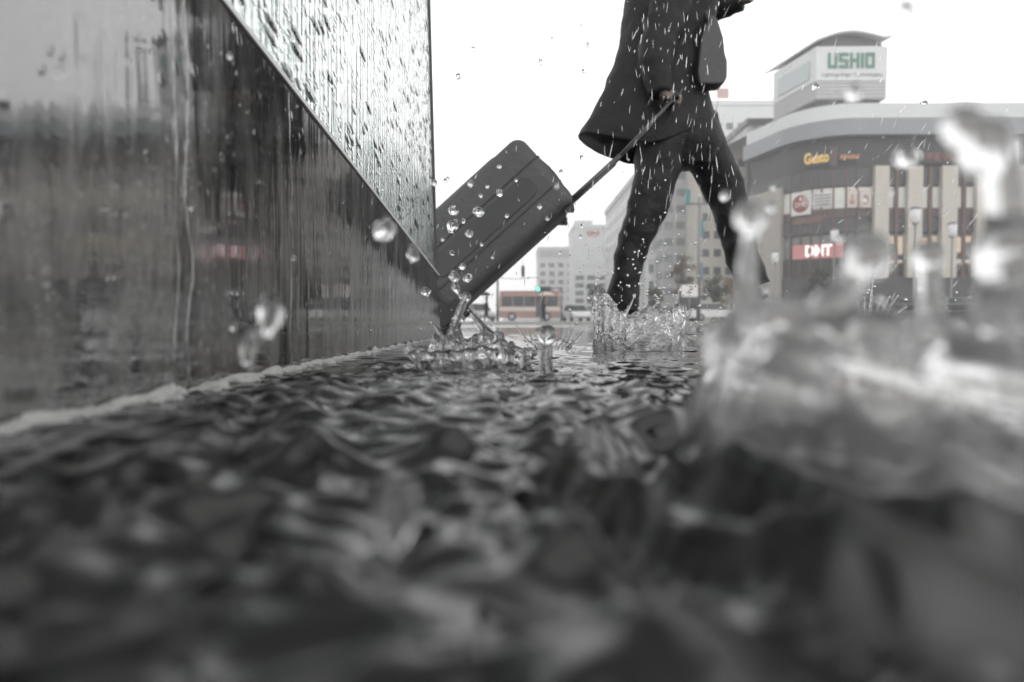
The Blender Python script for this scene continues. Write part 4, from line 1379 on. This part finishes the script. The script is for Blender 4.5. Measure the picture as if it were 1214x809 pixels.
# letters USHIO, drawn as block strokes
green = mat('green_sign_letters', (0.05, 0.2, 0.13), 0.4, var=0.05)
lx0 = at(981, 75, 105).x - A_.x
lx1 = at(1040, 75, 105).x - A_.x
lz0, lz1 = tz(83), tz(65)
LW = (lx1 - lx0) / 4.75
lh = lz1 - lz0
stk = 0.30
G = {'U': [(0, 0, .27, 1), (.73, 0, 1, 1), (.2, 0, .8, .2)], 'S': [(0, .8, 1, 1), (0, .45, .27, .85), (0, .4, 1, .6), (.73, .15, 1, .55), (0, 0, 1, .2)],
     'H': [(0, 0, .27, 1), (.73, 0, 1, 1), (.2, .4, .8, .6)], 'I': [(0, 0, .27, 1)], 'O': [(0, 0, .27, 1), (.73, 0, 1, 1), (.2, 0, .8, .2), (.2, .8, .8, 1)]}
lm = MB()
x = lx0
for chh in 'USHIO':
    for k, (a, b0, c, d) in enumerate(G[chh]):
        e = 0.003 * k
        lm.box((x + a * LW * 0.86, -0.32 - e, lz0 + b0 * lh), (x + c * LW * 0.86, -0.1, lz0 + d * lh))
    x += LW * (1.05 if chh != 'I' else 0.42)
lm.build('lettering', green, tower)
text('Lighting-Edge Technologies', 0.75, mat('grey_slogan_paint', (0.2, 0.21, 0.21), 0.5), tower, ((B_ - A_).x * 0.5, -0.19, tz(90.5)), 'slogan', 0.02, 0.0, fit=(B_ - A_).x * 0.86)
MB().box((-0.2, 0, 0), (wdt + 0.2, 0.02, 0.05)) if False else None

# ------------------------------------------------------------------ lamps, signals, poles
def lamp_post(px, py_top, Y, label):
    p = at(px, 380, Y); p.z = 0
    h = bz(py_top, Y)
    o = thing('street_lamp', label, 'street lamp', p, 0, 'white lantern lamps before the store')
    MB().tube([(0, 0, 0), (0, 0, 0.6), (0, 0, 0.65), (0, 0, h - 1.0)], [0.14, 0.14, 0.08, 0.06], 12).build('pole', M['grey_metal'], o, True)
    MB().tube([(0, 0, h - 1.05), (0, 0, h - 0.9), (0, 0, h - 0.1), (0, 0, h)], [0.18, 0.3, 0.34, 0.3], 14).build('lantern', M['lamp_white'], o, True)
    MB().tube([(0, 0, h), (0, 0, h + 0.08), (0, 0, h + 0.2)], [0.36, 0.36, 0.08], 14).build('lamp_cap', M['grey_metal'], o, True)


lamp_post(1083, 249, 48, 'tallest street lamp with a white lantern before the second beige pillar')
lamp_post(1127, 267, 55, 'street lamp with a white lantern before the third beige pillar')
lamp_post(918, 300, 66, 'street lamp with a white lantern before the store\'s tan flank wall')
lamp_post(988, 274, 60, 'street lamp with a white lantern before the glowing red sign')

p = at(828, 380, 45); p.z = 0
mast = thing('signal_mast', 'grey signal mast with a short arm seen between the walker\'s legs', 'pole', p)
mh = bz(242, 45)
MB().tube([(0, 0, 0), (0, 0, mh + 0.4)], [0.14, 0.1], 10).build('pole', M['grey_metal'], mast, True)
MB().tube([(-0.7, 0, mh), (0.9, 0, mh)], 0.07, 8).build('arm', M['grey_metal'], mast, True)
MB().box((-0.9, -0.05, mh - 0.1), (-0.6, 0.05, mh + 0.9)).build('sign_plate', mat('teal_plate', (0.08, 0.22, 0.24), 0.5), mast)
p = at(817, 380, 42); p.z = 0
sb = thing('sign_board', 'small white square sign on a post between the walker\'s legs', 'sign', p)
MB().tube([(0, 0, 0), (0, 0, bz(352, 42))], 0.04, 8).build('post', M['grey_metal'], sb, True)
MB().box((-0.5, -0.08, bz(352, 42)), (0.5, -0.02, bz(338, 42))).build('board', white_board, sb)
MB().tube([(-0.14, -0.1, bz(348, 42)), (0.02, -0.1, bz(345, 42)), (0.18, -0.1, bz(341, 42))], 0.045, 8).build('arrow_mark', M['dark_metal'], sb)

p = at(590, 380, 40); p.z = 0
pole = thing('utility_pole', 'thin grey utility pole at the front end of the bus', 'pole', p)
MB().tube([(0, 0, 0), (0, 0, bz(322, 40))], [0.1, 0.07], 10).build('pole', M['grey_metal'], pole, True)
MB().tube([(0, 0, bz(329, 40)), (0.9, 0, bz(330, 40) - 0.05), (2.4, 0, bz(329, 40))], 0.022, 6).build('cross_wire', M['dark_metal'], pole, True)
p2 = at(620, 322, 40)
sgn = thing('hanging_signal', 'dark signal box hanging from the wire beside the suitcase', 'signal', p2)
MB().box((-0.1, -0.1, -0.32), (0.1, 0.1, 0.32)).build('housing', M['dark_metal'], sgn, False, 0.02)
MB().tube([(0, 0, 0.3), (0, 0, 0.62)], 0.02, 6).build('hanger', M['dark_metal'], sgn, True)
p3 = at(648, 380, 55); p3.z = 0
tl = thing('traffic_light', 'traffic light showing green above the bus roof', 'traffic light', p3)
th_ = bz(343, 55)
MB().tube([(1.2, 0, 0), (1.2, 0, th_ + 0.2)], [0.09, 0.07], 8).build('pole', M['grey_metal'], tl, True)
MB().tube([(1.2, 0, th_ + 0.1), (-0.9, 0, th_ + 0.1)], 0.045, 8).build('arm', M['grey_metal'], tl, True)
MB().box((-0.9, -0.24, th_ - 0.2), (0.35, -0.06, th_ + 0.2)).build('signal_head', M['dark_metal'], tl, False, 0.03)
MB().tube([(-0.1 - 0.6, -0.28, th_), (-0.1 - 0.6, -0.22, th_)], 0.15, 14).build('green_lamp', emit_mat('green_signal', (0.12, 0.9, 0.6), 2.0), tl)
MB().tube([(-0.28, -0.27, th_), (-0.28, -0.22, th_)], 0.14, 14).build('amber_lamp', M['case_dark'], tl)
MB().tube([(0.14, -0.27, th_), (0.14, -0.22, th_)], 0.14, 14).build('red_lamp', M['case_dark'], tl)


# ------------------------------------------------------------------ vehicles
def wheel(parent, x, y, r, w_=0.2):
    o = MB().tube([(x, y - w_ / 2, r), (x, y + w_ / 2, r)], r, 20).build('wheel', M['rubber'], parent)
    MB().tube([(x, y - w_ / 2 - 0.015, r), (x, y + w_ / 2 + 0.015, r)], r * 0.58, 16).build('rim', M['alu'], o)


Yb = 66
bl, br = at(592, 380, Yb).x, at(664, 380, Yb).x
bus = thing('city_bus', 'orange and cream city bus crossing behind the suitcase', 'bus', ((bl + br) / 2, Yb + 1.1, 0))
BL = br - bl
orange = mat('orange_bus_paint', (0.36, 0.225, 0.195), 0.35, var=0.08)
cream = mat('cream_bus_paint', (0.6, 0.55, 0.5), 0.35, var=0.05)
o = MB().prism(rrect(-BL / 2, BL / 2, 0.32, 2.5, 0.12), (1, 0, 0), (0, 0, 1), (0, 1, 0), (0, -1.1, 0), 2.2).build('body', orange, bus, False, 0.02)
MB().prism(rrect(-BL / 2 + 0.04, BL / 2 - 0.04, 2.42, 2.92, 0.2), (1, 0, 0), (0, 0, 1), (0, 1, 0), (0, -1.06, 0), 2.12).build('roof', orange, bus, False, 0.03)
MB().box((-BL / 2 + 0.02, -1.125, 0.95), (BL / 2 - 0.02, -1.09, 1.35)).build('side_stripe', cream, bus)
n = 5
for i in range(n):
    x0 = -BL / 2 + 0.25 + i * (BL - 0.4) / n
    if i == 3:
        d = MB().box((x0, -1.13, 0.42), (x0 + (BL - 0.4) / n - 0.15, -1.085, 2.4)).build('door', BM['glass'], bus)
    else:
        MB().box((x0, -1.13, 1.42), (x0 + (BL - 0.4) / n - 0.1, -1.085, 2.38)).build('window', BM['glass'], bus)
MB().box((BL / 2 - 0.03, -0.95, 1.3), (BL / 2 + 0.03, 0.95, 2.4)).build('windscreen', BM['glass'], bus)
for yv in (-0.75, 0.75): MB().tube([(BL / 2 - 0.02, yv, 0.7), (BL / 2 + 0.04, yv, 0.7)], 0.12, 12).build('headlight', M['lamp_white'], bus)
for x in (-BL / 2 + 1.2, BL / 2 - 1.3):
    for yv in (-0.98, 0.98): wheel(bus, x, yv, 0.42, 0.26)


def car(px, Y, rz, paint, label, L_=4.2, H_=1.5, van=False):
    p = at(px, 380, Y); p.z = -0.016
    c = thing('parked_car', label, 'car', p, rz)
    hw = 0.84
    if van: side = [(-L_ / 2, 0.35), (L_ / 2, 0.35), (L_ / 2, 0.9), (L_ / 2 - 0.55, 1.05), (L_ / 2 - 1.0, H_), (-L_ / 2 + 0.05, H_), (-L_ / 2, 1.2)]
    else: side = [(-L_ / 2, 0.4), (-L_ / 2 + 0.15, 0.28), (L_ / 2 - 0.15, 0.28), (L_ / 2, 0.4), (L_ / 2 - 0.03, 0.68), (L_ / 2 - 0.95, 0.9), (-L_ / 2 + 0.6, 0.95), (-L_ / 2 + 0.05, 0.9)]
    MB().prism(side, (1, 0, 0), (0, 0, 1), (0, 1, 0), (0, -hw, 0), 2 * hw).build('body', paint, c, False, 0.05)
    if not van:
        b4 = [(L_ / 2 - 1.0, 0.88), (-L_ / 2 + 0.45, 0.92)]
        t4 = [(L_ / 2 - 1.75, H_), (-L_ / 2 + 1.0, H_)]
        lo = [Vector((b4[0][0], -hw + 0.04, b4[0][1])), Vector((b4[0][0], hw - 0.04, b4[0][1])), Vector((b4[1][0], hw - 0.04, b4[1][1])), Vector((b4[1][0], -hw + 0.04, b4[1][1]))]
        hi = [Vector((t4[0][0], -hw + 0.18, H_ - 0.05)), Vector((t4[0][0], hw - 0.18, H_ - 0.05)), Vector((t4[1][0], hw - 0.18, H_ - 0.05)), Vector((t4[1][0], -hw + 0.18, H_ - 0.05))]
        MB().loft([lo, hi]).build('window_band', BM['glass'], c)
        MB().loft([[q_ + Vector((0, 0, 0.005)) for q_ in hi], [q_ * 0.98 + Vector((0, 0, 0.075)) for q_ in hi]]).build('roof', paint, c, False)
    else:
        for s in (-1, 1):
            MB().box((L_ / 2 - 1.9, s * hw - 0.015, 1.0), (L_ / 2 - 1.15, s * hw + 0.015, H_ - 0.15)).build('window', BM['glass'], c)
    for s in (-1, 1):
        MB().ball((L_ / 2 - 0.03, s * 0.62, 0.62), 0.13, 12, 8, (0.5, 1.2, 0.7)).build('headlight', M['lamp_white'], c, True)
        MB().box((-L_ / 2 - 0.01, s * 0.65 - 0.12, 0.65), (-L_ / 2 + 0.05, s * 0.65 + 0.12, 0.82)).build('tail_light', red_paint, c)
        for x in (-L_ / 2 + 0.8, L_ / 2 - 0.8): wheel(c, x, s * (hw - 0.08), 0.31)
    return c


cw = mat('white_car_paint', (0.7, 0.7, 0.7), 0.25, var=0.02)
cd = mat('dark_car_paint', (0.03, 0.032, 0.036), 0.22, var=0.1)
cs = mat('silver_car_paint', (0.4, 0.41, 0.42), 0.25, var=0.05)
car(683, 62, R(-80), cw, 'white car facing the camera right of the bus')
car(566, 58, R(-60), cs, 'silver car left of the utility pole')
car(845, 56, R(5), cw, 'white car behind the walker\'s leading foot')
car(812, 60, R(85), cd, 'dark van behind the small white square sign', 4.4, 2.0, True)
car(985, 50, R(2), cd, 'dark car standing under the glowing red sign')
car(1128, 44, R(178), cd, 'dark car at the right below the third lamp')
car(1190, 47, R(4), cd, 'dark van at the far right before the store', 4.6, 1.95, True)
car(912, 58, R(8), cs, 'silver car below the store\'s tan flank wall')

# railings and hedge before the store
rl = thing('guard_rail', 'dark street railing running before the store', 'railing', (0, 38, 0))
x0, x1 = at(1015, 380, 38).x, at(1300, 380, 38).x
for z in (0.55, 0.95, 1.3): MB().tube([(x0, 0, z), (x1, 0, z)], 0.035, 8).build('rail', M['grey_metal'], rl, True)
for i in range(9):
    xx = x0 + (x1 - x0) * i / 8
    MB().tube([(xx, 0, -0.02), (xx, 0, 1.34)], 0.045, 8).build('post', M['grey_metal'], rl, True)


def leaves(mb, c, rad, n, size, rng, flat=1.0):
    for i in range(n):
        d = Vector((rng.gauss(0, 1), rng.gauss(0, 1), rng.gauss(0, 1))).normalized() * rng.uniform(0.25, 1) ** 0.5
        p = c + Vector((d.x * rad, d.y * rad, d.z * rad * flat))
        a = Vector((rng.gauss(0, 1), rng.gauss(0, 1), rng.gauss(0, 1))).normalized()
        b = a.orthogonal().normalized()
        s = size * rng.uniform(0.6, 1.3)
        mb.add([p - a * s, p + b * s * 0.5, p + a * s, p - b * s * 0.5], [(0, 1, 2, 3)])


leafm = [mat('autumn_brown_leaves', (0.11, 0.075, 0.045), 0.6, var=0.4, vscale=1.5), mat('dull_green_leaves', (0.06, 0.075, 0.045), 0.6, var=0.4, vscale=1.5),
         mat('yellow_brown_leaves', (0.19, 0.13, 0.06), 0.6, var=0.4, vscale=1.5), mat('dark_green_leaves', (0.035, 0.045, 0.03), 0.6, var=0.4, vscale=2)]
bark = mat('wet_bark', (0.06, 0.05, 0.045), 0.7, var=0.3, vscale=6, bump=0.4, bscale=20)


def tree(px, Y, py_top, wpx, lm_, label, seed):
    rng = random.Random(seed)
    p = at(px, 380, Y); p.z = 0
    h = bz(py_top, Y); rw = wpx / 2 * Y / F_PX
    t = thing('street_tree', label, 'tree', p, 0, 'street trees beyond the square')
    mb = MB().tube([(0, 0, -0.05), (0.05, 0, h * 0.3), (0, 0.05, h * 0.55), (0.05, 0, h * 0.85)], [0.16, 0.12, 0.08, 0.03], 8)
    for k in range(7):
        a = k * 2.4
        z = h * (0.35 + 0.07 * k)
        mb.tube([(0, 0, z), (math.cos(a) * rw * 0.4, math.sin(a) * rw * 0.4, z + h * 0.1), (math.cos(a) * rw * 0.75, math.sin(a) * rw * 0.75, z + h * 0.2)], [0.06, 0.04, 0.015], 6)
    mb.build('trunk', bark, t, True)
    mb = MB()
    for k in range(26):
        a = rng.uniform(0, 2 * PI); rr = rw * rng.uniform(0.1, 0.85); z = h * rng.uniform(0.36, 0.92)
        leaves(mb, Vector((math.cos(a) * rr, math.sin(a) * rr, z)), rw * rng.uniform(0.22, 0.38), 70, 0.11, rng, 0.8)
    mb.build('crown', leafm[lm_], t, fix=False)


tree(808, 72, 296, 34, 0, 'brown autumn tree left of the signal mast', 3)
tree(846, 68, 322, 36, 1, 'dull green tree right of the signal mast', 4)
tree(868, 75, 326, 34, 2, 'yellow brown tree by the walker\'s leading leg', 5)
tree(775, 80, 340, 26, 1, 'small green tree beside the walker\'s standing foot', 6)
tree(706, 90, 335, 24, 3, 'small dark tree behind the foot splash\'s left rim', 7)
tree(975, 62, 312, 46, 3, 'small dark tree under the glowing red sign', 8)
for k, (px, Y, wd_, lab) in enumerate(((1060, 40, 3.2, 'dark clipped bush below the first lamp'), (1135, 41, 3.6, 'dark clipped bush below the second lamp'), (1205, 40, 3.0, 'dark clipped bush at the right edge before the store'))):
    rng = random.Random(90 + k)
    p = at(px, 380, Y); p.z = 0
    t = thing('clipped_bush', lab, 'bush', p, 0, 'bushes along the store front')
    mb = MB()
    for j in range(30):
        leaves(mb, Vector((rng.uniform(-wd_ / 2, wd_ / 2), rng.uniform(-0.5, 0.5), rng.uniform(0.2, 1.15))), 0.45, 60, 0.07, rng)
    mb.build('foliage', leafm[3], t, fix=False)
    MB().tube([(0, 0, -0.02), (0, 0, 0.5)], [0.07, 0.05], 6).build('stem', bark, t)


# ------------------------------------------------------------------ pedestrians far off
def walker(px, Y, h, label, coatm, umb_m, lean=0.0, rz=0.0):
    p = at(px, 380, Y); p.z = -0.016
    t = thing('person', label, 'person', p, rz)
    k = h / 1.7
    j = {'pelvis': (Vector((0, 0, 0.9)) * k, 0.13 * k), 'chest': (Vector((0, 0, 1.25)) * k, 0.16 * k), 'neck': (Vector((0, 0, 1.46)) * k, 0.06 * k), 'head': (Vector((0.02, 0, 1.6)) * k, 0.1 * k),
         'kl': (Vector((0.1, 0.09, 0.48)) * k, 0.075 * k), 'al': (Vector((0.12, 0.09, 0.08)) * k, 0.05 * k), 'tl': (Vector((0.28, 0.09, 0.04)) * k, 0.045 * k),
         'kr': (Vector((-0.02, -0.09, 0.48)) * k, 0.075 * k), 'ar': (Vector((-0.18, -0.09, 0.1)) * k, 0.05 * k), 'tr': (Vector((-0.05, -0.09, 0.04)) * k, 0.045 * k),
         'el': (Vector((0.05, 0.24, 1.1)) * k, 0.05 * k), 'hl': (Vector((0.2, 0.2, 0.92)) * k, 0.04 * k), 'er': (Vector((0.05, -0.24, 1.12)) * k, 0.05 * k), 'hr': (Vector((0.24, -0.14, 1.22)) * k, 0.045 * k)}
    e = [('pelvis', 'chest'), ('chest', 'neck'), ('neck', 'head'), ('pelvis', 'kl'), ('kl', 'al'), ('al', 'tl'), ('pelvis', 'kr'), ('kr', 'ar'), ('ar', 'tr'), ('chest', 'el'), ('el', 'hl'), ('chest', 'er'), ('er', 'hr')]
    skin_body('body', j, e, coatm, t, 1)
    MB().ball((0.0, 0, 1.64 * k), 0.115 * k, 12, 8).build('hair', M['hair'], t, True)
    u = thing('umbrella', label.replace('pedestrian', 'umbrella').split(' with ')[0] + ', held open above a pedestrian', 'umbrella', p + Vector((0.22 * k * math.cos(rz), -0.14 * k, 1.22 * k)))
    MB().tube([(0, 0, -0.2), (0, 0, 0.85 * k)], 0.012, 6).build('shaft', M['dark_metal'], u, True)
    rings = []
    for i in range(7):
        a = i / 6
        rings.append([(0.55 * k * math.sin(a * 1.35) * math.cos(2 * PI * q_ / 16), 0.55 * k * math.sin(a * 1.35) * math.sin(2 * PI * q_ / 16), k * (0.5 + 0.33 * math.cos(a * 1.35) - 0.02 * (q_ % 2) * a)) for q_ in range(16)])
    MB().loft([[(0.004 * math.cos(2 * PI * q_ / 16), 0.004 * math.sin(2 * PI * q_ / 16), k * 0.832) for q_ in range(16)]] + rings[1:], False).build('canopy', umb_m, u, True)
    return t, u


t, u = walker(644, 46, 1.65, 'dark clad pedestrian with a pale umbrella crossing before the bus', M['coat'], mat('pale_pink_umbrella', (0.6, 0.5, 0.47), 0.5))
u['label'] = 'pale pinkish umbrella open before the bus'
t, u = walker(577, 44, 1.6, 'dark clad pedestrian with a dark umbrella left of the bus', M['coat'], mat('dark_umbrella', (0.04, 0.04, 0.045), 0.5), rz=PI)
u['label'] = 'dark umbrella open left of the utility pole'

# ------------------------------------------------------------------ render settings
SC.view_settings.view_transform = 'Standard'
SC.view_settings.look = 'None'
SC.view_settings.gamma = 1
SC.view_settings.use_curve_mapping = False
SC.view_settings.exposure = 0.3
cy = SC.cycles
cy.use_denoising = True
cy.max_bounces = 14
cy.transmission_bounces = 14
cy.glossy_bounces = 6
cy.diffuse_bounces = 3
cy.volume_bounces = 2
cy.transparent_max_bounces = 8
cy.sample_clamp_indirect = 8
cy.blur_glossy = 0.5
